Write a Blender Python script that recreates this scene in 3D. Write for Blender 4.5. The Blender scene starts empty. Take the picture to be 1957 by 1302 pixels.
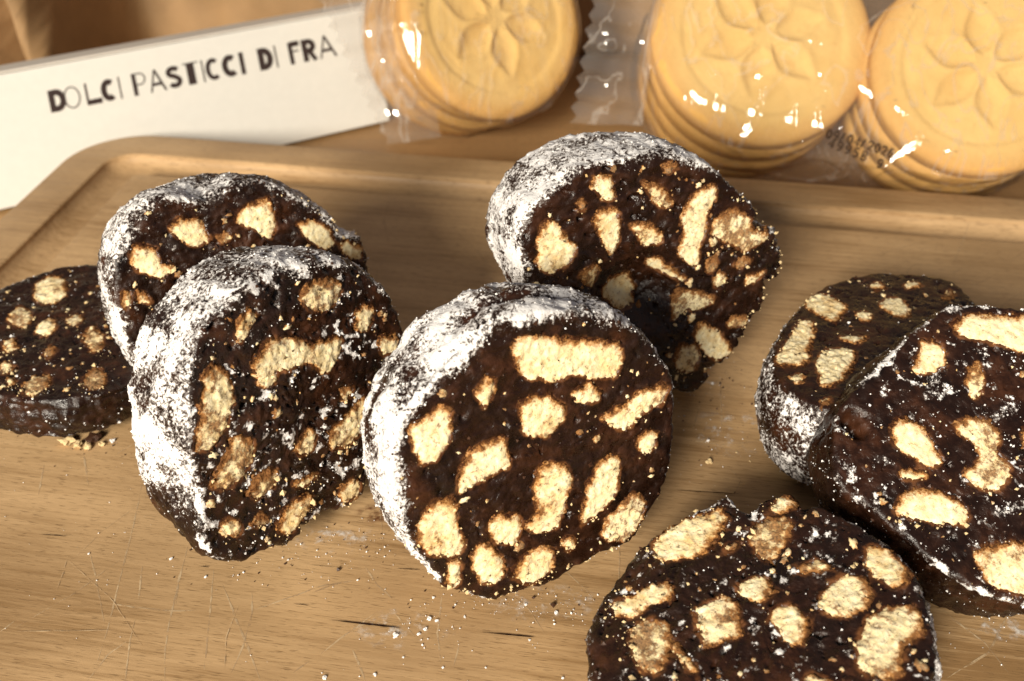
import bpy, bmesh, math, random
import numpy as np
from mathutils import Vector, Matrix
from mathutils.bvhtree import BVHTree

# ---------------------------------------------------------------- camera, light, exposure
scene = bpy.context.scene
COL = scene.collection
R = math.radians
MM = 0.001
cam_data = bpy.data.cameras.new("camera")
cam = bpy.data.objects.new("camera", cam_data)
COL.objects.link(cam)
cam.location = (0, 0, 0.155)
cam.rotation_euler = (R(90 - 38.2), 0, 0)
cam_data.sensor_width = 36
cam_data.lens = 36 * 1877 / 1957
cam_data.clip_start = 0.005
cam_data.clip_end = 20
cam_data.dof.use_dof = True
cam_data.dof.focus_distance = 0.185
cam_data.dof.aperture_fstop = 21
scene.camera = cam

world = bpy.data.worlds.new("World")
scene.world = world
world.use_nodes = True
bg = world.node_tree.nodes["Background"]
bg.inputs[0].default_value = (0.64, 0.60, 0.64, 1)
bg.inputs[1].default_value = 0.20

KEY_AZ, KEY_EL, KEY_D = R(25), R(26), 1.25
key_data = bpy.data.lights.new("key_lamp", 'AREA')
key_data.shape = 'DISK'
key_data.size = 0.40
key_data.energy = 26.5
key_data.color = (1.0, 0.91, 0.765)
key = bpy.data.objects.new("key_lamp", key_data)
COL.objects.link(key)
_t = Vector((0.02, 0.17, 0.02))
_d = Vector((-math.sin(KEY_AZ) * math.cos(KEY_EL), -math.cos(KEY_AZ) * math.cos(KEY_EL), math.sin(KEY_EL)))
key.location = _t + _d * KEY_D
key.rotation_euler = _d.to_track_quat('Z', 'Y').to_euler()

vs = scene.view_settings
vs.view_transform = 'Standard'
vs.look = 'None'
vs.exposure = 0.3
vs.gamma = 1.0
scene.cycles.use_denoising = True
scene.cycles.max_bounces = 8
scene.cycles.transparent_max_bounces = 16

# ---------------------------------------------------------------- helpers
rng = np.random.default_rng(7)
_perm = rng.permutation(256)
_perm = np.concatenate([_perm, _perm, _perm])
_grad = rng.normal(size=(256, 3))
_grad /= np.linalg.norm(_grad, axis=1)[:, None]

def pnoise(p):
    """gradient noise, p (n,3) -> about -1..1"""
    p = np.asarray(p, float)
    i = np.floor(p).astype(int)
    f = p - i
    i &= 255
    u = f * f * f * (f * (f * 6 - 15) + 10)
    res = 0
    for dx in (0, 1):
        for dy in (0, 1):
            for dz in (0, 1):
                h = _perm[_perm[_perm[i[:, 0] + dx] + i[:, 1] + dy] + i[:, 2] + dz] % 256
                g = (_grad[h] * (f - (dx, dy, dz))).sum(1)
                w = (u[:, 0] if dx else 1 - u[:, 0]) * (u[:, 1] if dy else 1 - u[:, 1]) * (u[:, 2] if dz else 1 - u[:, 2])
                res = res + g * w
    return res * 1.6

def fbm(p, octaves=3):
    p = np.asarray(p, float)
    a, s, r = 1.0, 1.0, 0
    for k in range(octaves):
        r = r + a * pnoise(p * s + 17.3 * k)
        a *= 0.5
        s *= 2.03
    return r

def sstep(a, b, x):
    t = np.clip((x - a) / (b - a), 0, 1)
    return t * t * (3 - 2 * t)

def mesh_obj(name, verts, faces, mat, parent=None, smooth=True, attrs=None):
    me = bpy.data.meshes.new(name)
    me.from_pydata([tuple(v) for v in verts], [], faces)
    if smooth:
        me.polygons.foreach_set("use_smooth", [True] * len(me.polygons))
    for k, a in (attrs or {}).items():
        at = me.attributes.new(k, 'FLOAT', 'POINT')
        at.data.foreach_set("value", np.asarray(a, np.float32))
    me.materials.append(mat)
    me.update()
    o = bpy.data.objects.new(name, me)
    COL.objects.link(o)
    if parent is not None:
        o.parent = parent
    return o

def empty(name, mat=None):
    o = bpy.data.objects.new(name, None)
    o.empty_display_size = 0.01
    COL.objects.link(o)
    if mat is not None:
        o.matrix_world = mat
    return o

def tag(o, label=None, cat=None, group=None, kind=None):
    if label: o["label"] = label
    if cat: o["category"] = cat
    if group: o["group"] = group
    if kind: o["kind"] = kind
    return o

class NT:
    """tiny node-tree builder"""
    def __init__(self, name):
        self.m = bpy.data.materials.new(name)
        self.m.use_nodes = True
        self.t = self.m.node_tree
        self.t.nodes.clear()
        self.out = self.t.nodes.new("ShaderNodeOutputMaterial")
    def n(self, typ, **kw):
        nd = self.t.nodes.new(typ)
        for k, v in kw.items():
            setattr(nd, k, v)
        return nd
    def set(self, sock, v):
        if hasattr(v, "is_linked") or isinstance(v, bpy.types.NodeSocket):
            self.t.links.new(v, sock)
        else:
            sock.default_value = v
    def coord(self, scale=(1, 1, 1), rot=(0, 0, 0)):
        tc = self.n("ShaderNodeTexCoord")
        mp = self.n("ShaderNodeMapping")
        mp.inputs["Scale"].default_value = scale
        mp.inputs["Rotation"].default_value = rot
        self.t.links.new(tc.outputs["Object"], mp.inputs["Vector"])
        return mp.outputs[0]
    def noise(self, vec, scale, detail=2, rough=0.5, dist=0):
        nd = self.n("ShaderNodeTexNoise")
        self.set(nd.inputs["Vector"], vec)
        nd.inputs["Scale"].default_value = scale
        nd.inputs["Detail"].default_value = detail
        nd.inputs["Roughness"].default_value = rough
        nd.inputs["Distortion"].default_value = dist
        return nd.outputs["Fac"]
    def voro(self, vec, scale, feature='F1'):
        nd = self.n("ShaderNodeTexVoronoi", feature=feature)
        self.set(nd.inputs["Vector"], vec)
        nd.inputs["Scale"].default_value = scale
        return nd.outputs["Distance"]
    def math(self, op, a, b=0.0, c=0.0, clamp=False):
        nd = self.n("ShaderNodeMath", operation=op, use_clamp=clamp)
        self.set(nd.inputs[0], a)
        self.set(nd.inputs[1], b)
        self.set(nd.inputs[2], c)
        return nd.outputs[0]
    def ramp(self, fac, stops):
        nd = self.n("ShaderNodeValToRGB")
        el = nd.color_ramp.elements
        while len(el) < len(stops):
            el.new(0.5)
        for e, (p, c) in zip(el, stops):
            e.position = p
            e.color = tuple(c) + (1,) if len(c) == 3 else c
        self.set(nd.inputs[0], fac)
        return nd.outputs[0]
    def remap(self, v, a, b, c=0.0, d=1.0, smooth=True):
        nd = self.n("ShaderNodeMapRange", interpolation_type='SMOOTHSTEP' if smooth else 'LINEAR')
        self.set(nd.inputs[0], v)
        for i, x in enumerate((a, b, c, d)):
            nd.inputs[i + 1].default_value = x
        return nd.outputs[0]
    def mix(self, f, a, b):
        nd = self.n("ShaderNodeMix", data_type='RGBA')
        self.set(nd.inputs[0], f)
        self.set(nd.inputs[6], a if not isinstance(a, tuple) else a + (1,) if len(a) == 3 else a)
        self.set(nd.inputs[7], b if not isinstance(b, tuple) else b + (1,) if len(b) == 3 else b)
        return nd.outputs[2]
    def attr(self, name):
        return self.n("ShaderNodeAttribute", attribute_name=name).outputs["Fac"]
    def bump(self, h, strength, dist, normal=None):
        nd = self.n("ShaderNodeBump")
        nd.inputs["Strength"].default_value = strength
        nd.inputs["Distance"].default_value = dist
        self.set(nd.inputs["Height"], h)
        if normal is not None:
            self.t.links.new(normal, nd.inputs["Normal"])
        return nd.outputs[0]
    def bsdf(self, color, rough, spec=0.5, normal=None, **kw):
        nd = self.n("ShaderNodeBsdfPrincipled")
        self.set(nd.inputs["Base Color"], color if not isinstance(color, tuple) else color + (1,))
        self.set(nd.inputs["Roughness"], rough)
        self.set(nd.inputs["Specular IOR Level"], spec)
        if normal is not None:
            self.t.links.new(normal, nd.inputs["Normal"])
        for k, v in kw.items():
            self.set(nd.inputs[k], v)
        return nd.outputs[0]
    def done(self, sh):
        self.t.links.new(sh, self.out.inputs[0])
        return self.m

# ---------------------------------------------------------------- materials
def wood_material(name, dark, light, along=7.0, across=75.0, rough=0.5, spec=0.3, fleck=0.6):
    k = NT(name)
    v = k.coord((along, across, across))
    warp = k.noise(k.coord((3, 9, 9)), 3.0, 2)
    g1 = k.noise(v, 1.0, 4, 0.6, 0.6)
    g2 = k.noise(k.coord((along * 5, across * 9, across * 5)), 1.0, 3, 0.6)
    pores = k.noise(k.coord((330, 4200, 2500)), 1.0, 1, 0.5)
    blot = k.noise(k.coord((1, 1, 1)), 14.0, 3)
    mix = k.math('ADD', k.math('MULTIPLY', g1, 0.6), k.math('MULTIPLY', g2, 0.4))
    g3 = k.noise(k.coord((45, 1100, 1100)), 1.0, 3, 0.7)
    mix = k.math('ADD', mix, k.math('MULTIPLY', k.math('SUBTRACT', g3, 0.5), 0.55))
    mix = k.math('ADD', mix, k.math('MULTIPLY', k.math('SUBTRACT', warp, 0.5), 0.85))
    c = k.ramp(mix, [(0.30, dark), (0.47, tuple(0.4 * a + 0.6 * b for a, b in zip(dark, light))), (0.66, light)])
    c = k.mix(k.math('MULTIPLY', k.remap(pores, 0.58, 0.70), fleck), c, tuple(x * 0.6 for x in dark))
    c = k.mix(k.remap(blot, 0.45, 0.72, 0, 0.5), c, tuple(x * 0.8 for x in dark))
    fine = k.noise(k.coord((260, 2600, 2600)), 1.0, 3, 0.7)
    h = k.math('ADD', k.math('MULTIPLY', fine, 0.5), k.math('MULTIPLY', g2, 0.6))
    h = k.math('SUBTRACT', h, k.math('MULTIPLY', k.remap(pores, 0.62, 0.74), 0.6))
    nrm = k.bump(h, 0.22, 0.0003)
    r = k.remap(g2, 0.3, 0.7, rough - 0.08, rough + 0.1)
    return k.done(k.bsdf(c, r, spec, nrm))

M = {}
M['board'] = wood_material('beech_board', (0.27, 0.157, 0.066), (0.56, 0.370, 0.190))
M['table'] = wood_material('table_wood', (0.27, 0.15, 0.06), (0.40, 0.24, 0.105), 5, 40, 0.45)

def chocolate_material():
    k = NT('dark_chocolate_with_sugar')
    v = k.coord()
    sug, near = k.attr('sugar'), k.attr('near')
    nb = k.noise(v, 115, 3, 0.55, 0.4)
    n1 = k.noise(v, 420, 4, 0.6, 0.3)
    n2 = k.noise(v, 1900, 3, 0.6)
    tone = k.math('ADD', k.math('MULTIPLY', nb, 0.6), k.math('MULTIPLY', n1, 0.4))
    choc = k.ramp(tone, [(0.36, (0.0065, 0.0024, 0.0012)), (0.51, (0.017, 0.0056, 0.0023)), (0.68, (0.056, 0.0180, 0.0062))])
    # biscuit pressed and smeared into the chocolate round the chunks
    ds = k.math('ADD', k.math('MULTIPLY', near, 0.60), k.math('MULTIPLY', k.math('SUBTRACT', n1, 0.5), 0.9))
    dust = k.remap(ds, 0.30, 0.66)
    c = k.mix(k.math('MULTIPLY', dust, 0.75), choc, k.ramp(n1, [(0.3, (0.055, 0.016, 0.005)), (0.7, (0.22, 0.085, 0.026))]))
    # icing sugar
    ns = k.noise(v, 1300, 5, 0.70)
    nbig = k.noise(v, 170, 3, 0.6)
    nn = k.math('ADD', k.math('MULTIPLY', ns, 0.84), k.math('MULTIPLY', nbig, 0.16))
    nn = k.math('ADD', k.math('MULTIPLY', k.math('SUBTRACT', nn, 0.5), 1.7), 0.5)
    t = k.math('ADD', k.math('MULTIPLY', sug, 0.66), 0.14)
    d = k.math('SUBTRACT', t, nn)
    mask = k.remap(d, -0.015, 0.04)
    white = k.mix(k.remap(d, -0.01, 0.22), (0.26, 0.215, 0.19), (0.78, 0.765, 0.75))
    c = k.mix(mask, c, white)
    h = k.math('ADD', k.math('MULTIPLY', n2, 0.28), k.math('MULTIPLY', n1, 1.0))
    h = k.math('ADD', h, k.math('MULTIPLY', k.remap(d, -0.02, 0.12), 0.8))
    nrm = k.bump(h, 0.7, 0.0006)
    rough = k.mix(mask, k.remap(n1, 0.35, 0.65, 0.24, 0.46), (0.95, 0.95, 0.95))
    spec = k.math('MULTIPLY', k.math('SUBTRACT', 1.0, mask), 0.42)
    return k.done(k.bsdf(c, rough, spec, nrm))
M['choc'] = chocolate_material()

def biscuit_material():
    k = NT('biscuit_crumb')
    v = k.coord()
    e, smear, tone = k.attr('edge'), k.attr('smear'), k.attr('tone')
    n0 = k.noise(v, 260, 3, 0.6)
    n1 = k.noise(v, 750, 5, 0.72)
    n2 = k.noise(v, 2600, 3, 0.65)
    cream = k.ramp(n1, [(0.26, (0.66, 0.47, 0.21)), (0.44, (0.86, 0.73, 0.43)), (0.64, (0.92, 0.84, 0.59))])
    cream = k.mix(k.math('MULTIPLY', k.remap(n0, 0.35, 0.70), tone), cream, (0.66, 0.42, 0.155))
    ee = k.math('ADD', e, k.math('MULTIPLY', k.math('SUBTRACT', n1, 0.5), 1.3))
    ee = k.math('ADD', ee, k.math('MULTIPLY', k.math('SUBTRACT', n2, 0.5), 0.7))
    ee = k.math('ADD', ee, k.math('MULTIPLY', k.math('SUBTRACT', n0, 0.5), 1.5))
    c = k.mix(k.remap(ee, 0.36, 0.84, 0.0, 0.95), cream, (0.40, 0.165, 0.040))
    c = k.mix(k.remap(ee, 0.70, 1.06), c, (0.042, 0.0135, 0.005))
    sp = k.math('ADD', smear, k.math('ADD', k.math('MULTIPLY', k.math('SUBTRACT', n1, 0.5), 1.2), k.math('MULTIPLY', k.math('SUBTRACT', n0, 0.5), 0.9)))
    sm = k.remap(sp, 0.26, 0.46)
    c = k.mix(k.math('MULTIPLY', sm, 0.88), c, k.ramp(n2, [(0.35, (0.07, 0.022, 0.008)), (0.68, (0.40, 0.19, 0.065))]))
    pits = k.remap(k.noise(v, 1250, 3, 0.6), 0.58, 0.72)
    c = k.mix(k.math('MULTIPLY', pits, 0.55), c, (0.30, 0.15, 0.045))
    h = k.math('ADD', k.math('MULTIPLY', n2, 0.45), k.math('MULTIPLY', n1, 1.1))
    h = k.math('SUBTRACT', h, k.math('MULTIPLY', pits, 0.6))
    return k.done(k.bsdf(c, 0.88, 0.12, k.bump(h, 0.5, 0.0004)))
M['biscuit'] = biscuit_material()

def simple(name, color, rough=0.8, spec=0.2, var=0.15, scale=600, bump=0.3, bd=0.0004):
    k = NT(name)
    v = k.coord()
    n = k.noise(v, scale, 3, 0.6)
    c = k.ramp(n, [(0.3, tuple(x * (1 - var) for x in color)), (0.7, tuple(min(1, x * (1 + var)) for x in color))])
    return k.done(k.bsdf(c, rough, spec, k.bump(n, bump, bd)))
M['sugar'] = simple('icing_sugar', (0.87, 0.855, 0.84), 0.95, 0.1, 0.06, 2500)
M['crumb'] = simple('biscuit_crumbs', (0.70, 0.53, 0.29), 0.9, 0.1, 0.25, 1800)
M['choc_crumb'] = simple('chocolate_crumbs', (0.05, 0.02, 0.009), 0.5, 0.4, 0.4, 1500)
M['card'] = simple('white_card', (0.67, 0.66, 0.615), 0.6, 0.3, 0.02, 300, 0.08, 0.0002)
M['shaded_card'] = simple('shaded_lid_card', (0.60, 0.56, 0.50), 0.8, 0.15, 0.03, 300, 0.08, 0.0002)  # greyer copy of the white card, paints shade onto the lid edge
M['ink'] = simple('dark_print_ink', (0.035, 0.022, 0.02), 0.6, 0.3, 0.1)
M['crack'] = simple('dark_wood_crack', (0.018, 0.007, 0.004), 0.9, 0.05, 0.3)
M['stamp'] = simple('stamped_ink', (0.03, 0.014, 0.006), 0.7, 0.2, 0.1)
M['paper'] = simple('brown_kraft_paper', (0.33, 0.20, 0.093), 0.65, 0.3, 0.12, 60, 0.25, 0.001)

def cookie_material():
    k = NT('golden_shortbread')
    v = k.coord()
    n1 = k.noise(v, 38, 4, 0.6)
    n2 = k.noise(v, 520, 5, 0.7)
    n3 = k.noise(v, 1500, 3, 0.6)
    rim = k.attr('rim')
    c = k.ramp(n1, [(0.3, (0.66, 0.41, 0.125)), (0.7, (0.78, 0.545, 0.205))])
    f = k.math('ADD', k.math('MULTIPLY', rim, 0.75), k.math('MULTIPLY', k.math('SUBTRACT', n1, 0.5), 0.9))
    f = k.math('ADD', f, k.math('MULTIPLY', k.math('SUBTRACT', n2, 0.5), 0.5), clamp=True)
    c = k.mix(f, c, (0.56, 0.27, 0.062))
    spots = k.remap(n2, 0.62, 0.74)
    c = k.mix(k.math('MULTIPLY', spots, 0.4), c, (0.42, 0.19, 0.05))
    h = k.math('ADD', k.math('MULTIPLY', n2, 0.8), k.math('MULTIPLY', n3, 0.4))
    return k.done(k.bsdf(c, 0.75, 0.2, k.bump(h, 0.5, 0.0007)))
M['cookie'] = cookie_material()

def film_material(name, haze=0.06, gloss=1.0, gain=2.2):
    k = NT(name)
    v = k.coord()
    n = k.noise(k.coord((1.5, 1.5, 0.28), (0.1, 0.35, 0.3)), 85, 3, 0.6)
    nrm = k.bump(n, 0.32, 0.0010)
    tr = k.n("ShaderNodeBsdfTransparent")
    gl = k.n("ShaderNodeBsdfGlossy")
    gl.inputs["Roughness"].default_value = 0.06
    k.t.links.new(nrm, gl.inputs["Normal"])
    df = k.n("ShaderNodeBsdfTranslucent")
    df.inputs["Color"].default_value = (0.9, 0.85, 0.8, 1)
    dd = k.n("ShaderNodeBsdfDiffuse")
    dd.inputs["Color"].default_value = (0.9, 0.86, 0.8, 1)
    ad = k.n("ShaderNodeMixShader"); ad.inputs[0].default_value = 0.5
    k.t.links.new(df.outputs[0], ad.inputs[1]); k.t.links.new(dd.outputs[0], ad.inputs[2])
    m0 = k.n("ShaderNodeMixShader")
    cr = k.n("ShaderNodeTexNoise"); cr.inputs["Scale"].default_value = 46; cr.inputs["Detail"].default_value = 3; cr.inputs["Distortion"].default_value = 1.2
    k.t.links.new(k.coord((1.3, 1.3, 0.30), (0.15, 0.25, 0.2)), cr.inputs["Vector"])
    line = k.remap(k.math('ABSOLUTE', k.math('SUBTRACT', cr.outputs["Fac"], 0.5)), 0.0, 0.022, 1.0, 0.0)  # crease whitening, also painted in for the light that wrinkles catch
    k.set(m0.inputs[0], k.math('ADD', k.math('MULTIPLY', line, haze * gain), haze))
    k.t.links.new(tr.outputs[0], m0.inputs[1]); k.t.links.new(ad.outputs[0], m0.inputs[2])
    lw = k.n("ShaderNodeLayerWeight"); lw.inputs["Blend"].default_value = 0.5
    k.t.links.new(nrm, lw.inputs["Normal"])
    fres = k.math('ADD', k.math('MULTIPLY', k.math('POWER', lw.outputs["Facing"], 4.0), 0.55), 0.045)
    m1 = k.n("ShaderNodeMixShader")
    k.set(m1.inputs[0], k.math('MULTIPLY', fres, gloss, clamp=True))
    k.t.links.new(m0.outputs[0], m1.inputs[1]); k.t.links.new(gl.outputs[0], m1.inputs[2])
    return k.done(m1.outputs[0])
M['film'] = film_material('clear_plastic_film', 0.065, 1.5, 3.2)
M['fin'] = film_material('crimped_plastic_film', 0.15, 2.0, 1.8)

def scratch_material():
    k = NT('knife_scratch')
    v = k.coord()
    n = k.noise(v, 420, 3, 0.7)
    c = k.mix(k.noise(v, 160, 2), (0.20, 0.10, 0.04), (0.80, 0.62, 0.38))
    tr = k.n("ShaderNodeBsdfTransparent")
    m = k.n("ShaderNodeMixShader")
    k.set(m.inputs[0], k.remap(n, 0.36, 0.60, 0.05, 0.85))
    k.t.links.new(tr.outputs[0], m.inputs[1])
    k.t.links.new(k.bsdf(c, 0.7, 0.2), m.inputs[2])
    return k.done(m.outputs[0])
M['scratch'] = scratch_material()

def stain_material(name, col, lo, hi):
    k = NT(name)
    v = k.coord()
    n = k.noise(v, 330, 4, 0.65)
    tr = k.n("ShaderNodeBsdfTransparent")
    m = k.n("ShaderNodeMixShader")
    k.set(m.inputs[0], k.math('MULTIPLY', k.remap(n, lo, hi), k.math('MULTIPLY', k.attr('fade'), 0.8)))
    k.t.links.new(tr.outputs[0], m.inputs[1])
    k.t.links.new(k.bsdf(col, 0.7, 0.2), m.inputs[2])
    return k.done(m.outputs[0])
M['stain'] = stain_material('chocolate_stain', (0.13, 0.042, 0.014), 0.42, 0.62)
M['veil'] = stain_material('sugar_veil', (0.80, 0.77, 0.72), 0.50, 0.80)

# ---------------------------------------------------------------- layout of the place (metres unless noted; slice outlines in mm)
FOLDS = [(-0.246, -0.85, 0.050, 0.014, 0.005), (-0.214, -0.85, 0.085, 0.020, 0.008), (-0.178, -0.10, 0.085, 0.011, 0.007), (-0.10, 0.0, 0.006, 0.03, 0.03), (0.02, 0.1, 0.012, 0.03, 0.012), (0.16, -0.2, 0.012, 0.03, 0.02)]
COOKIES = [
    ('k1', 'a', ((-0.0056, 0.3406, 0.0312), 0.0352, (33, 30), 90, 4, 0.0099, 'wrapped stack beside the white box')),
    ('k2', 'b', ((0.0817, 0.3110, 0.0362), 0.0364, (3, 45), 75, 4, 0.0103, 'middle wrapped stack')),
    ('k3', 'b', ((0.1465, 0.2909, 0.0342), 0.0343, (-5, 42), 100, 4, 0.0103, 'wrapped stack at the right edge')),
]
FINS = [('a', ((-0.040, 0.340, 0.060), (-0.026, 0.331, -0.010), (-0.068, 0.326, 0.058), (-0.045, 0.330, -0.012)), 14, 1.0), ('b', ((0.0489, 0.3161, 0.0659), (0.0441, 0.3066, 0.0065), (0.0297, 0.3142, 0.0678), (0.0211, 0.3046, 0.0084)), 12, 2.0)]
PARAMS = {
 'A': dict(label='flat slice at the left edge, bare dark rim, half behind the others', rim=0.10, face=0.10, edge=[(90, 200, 0.25, 0.93)], dust=0.9, smear=0.22, low=0.3, grains=900, crumbs=600, bulge=1.0, lump=1.6, ramp=0.9, frags=80),
 'B': dict(label='slice leaning at back left with a notched sugared top edge', rim=0.72, face=0.14, edge=[(75, 120, 0.55, 0.82), (180, 60, 0.4, 0.95)], zfade=(-2, 14), low=0.4, famp=0.42, grains=1900, ragged=[(20, 50, 0.9)], crumb_dir=[(15, 40, 0.6)], smear=0.09),
 'C': dict(label='upright slice on the left with a broad sugary side and crumbly bottom', rim=0.72, patchy=0.5, face=0.36, edge=[(120, 120, 0.5, 0.88), (60, 60, 0.4, 0.9)], zfade=(2, 16), low=0.25, frags=60, famp=0.45, pit=1.4, rim_dir=[(225, 40, 0.8)], grains=4200, crumbs=1000, smear=0.17, ragged=[(275, 60, 0.9)], crumb_dir=[(280, 60, 0.8)], dust=0.75),
 'D': dict(label='front centre slice standing upright with the thickest white sugar coat', rim=0.76, face=0.03, edge=[(130, 90, 0.85, 0.84), (70, 80, 0.45, 0.90), (30, 50, 0.35, 0.94)], zfade=(-6, 8), low=0.5, dents=[(88, 22, 0.42, 0.12, 3.0), (150, 14, 0.7, 0.12, 1.0)], grains=3200, crumbs=900, crumb_dir=[(260, 70, 0.6)], ragged=[(250, 70, 0.6), (350, 40, 0.4)]),
 'F': dict(label='upright slice at the back centre, behind the front centre slice', rim=0.78, face=0.10, edge=[(110, 110, 0.5, 0.90), (50, 40, 0.45, 0.92)], zfade=(-6, 8), low=0.6, grains=2600, ragged=[(-20, 70, 1.3)], crumb_dir=[(-10, 60, 0.8)], crumbs=900, smear=0.19, frags=80, famp=0.45, pit=1.5, holes=[(-10.5, -3.6, 7.5, 6.0)]),  # hollow in the face is added to deepen the shadow falling there
 'G': dict(label='thick slice lying flat at right with a sugar-streaked side', rim=0.60, face=0.05, edge=[(90, 200, 0.22, 0.96)], low=0.6, grains=2600, bulge=2.2, famp=0.18, lump=0.8, nibs=250, smear=0.06, crumbs=200),
 'H': dict(label='large tilted slice cut off by the right edge, resting on the thick flat slice', rim=0.16, face=0.28, edge=[(120, 60, 0.55, 0.95), (250, 40, 0.6, 0.955)], low=0.5, grains=2200, bulge=0.6, holes=[(-20.5, 6.5, 1.6, 4.5), (-19.5, 4.0, 1.2, 3.5)], streaks=[(-3, 14, 60, 7, 1.6, 0.55), (-8, 3, 110, 5, 1.2, 0.6), (6, 5, 30, 8, 1.3, 0.6), (8, -11, 15, 9, 1.2, 0.62)], dust=0.7),
 'I': dict(label='flat slice at the bottom right corner showing its whole cut face', rim=0.6, face=0.30, edge=[(0, 60, 0.6, 0.965), (190, 25, 0.6, 0.955)], low=0.7, grains=2600, crumbs=800, ragged=[(80, 60, 0.5)], bulge=0.5, dust=0.9, streaks=[(-6, 10, 20, 6, 1.0, 0.5), (-4, 14, 40, 5, 1.0, 0.5)], smear=0.18, frags=60, famp=0.4, pit=1.2),
}
STAINS = [(-28.5, 138.5, 4.5, 3.0, 'stain'), (-25.5, 140.5, 3.0, 1.8, 'stain'), (-36, 132, 9, 5, 'veil'), (6, 116, 12, 5, 'veil'), (50, 163, 10, 9, 'veil'), (92, 112, 9, 6, 'veil'), (-20, 110, 10, 5, 'veil'), (47, 178, 5, 4, 'veil')]
DARK = [(-30, 132, 8, 4, 40), (0, 118, 14, 3, 40), (48, 168, 8, 12, 40), (-95, 159, 8, 3, 40), (52, 182, 5, 3, 30), (-50, 126, 10, 4, 25)]
DUST = [(-16, 111, 4, 4, 30, 0.11), (2, 117, 9, 2, 70, 0.10), (-45, 124, 9, 4, 30, 0.09), (-20, 104, 25, 8, 40, 0.08), (9, 113.5, 4, 1.5, 25, 0.10), (45, 170, 10, 14, 80, 0.09), (90, 115, 8, 6, 60, 0.12), (-85, 140, 25, 15, 70, 0.08), (-30, 130, 6, 6, 60, 0.10), (0, 150, 90, 30, 120, 0.06)]
CREASES = [((0.113, 0.297, 0.0496), (0.1284, 0.2931, 0.041), 0.0012, 0.0012), ((0.136, 0.2874, 0.0391), (0.1274, 0.2797, 0.0238), 0.0012, 0.0014), ((0.1389, 0.2855, 0.0372), (0.1408, 0.2778, 0.018), 0.0011, 0.0012), ((0.1408, 0.2749, 0.0151), (0.1772, 0.2663, 0.0046), 0.0013, 0.0013), ((0.0671, 0.2931, 0.018), (0.0843, 0.2912, 0.0218), 0.0011, 0.001)]

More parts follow.
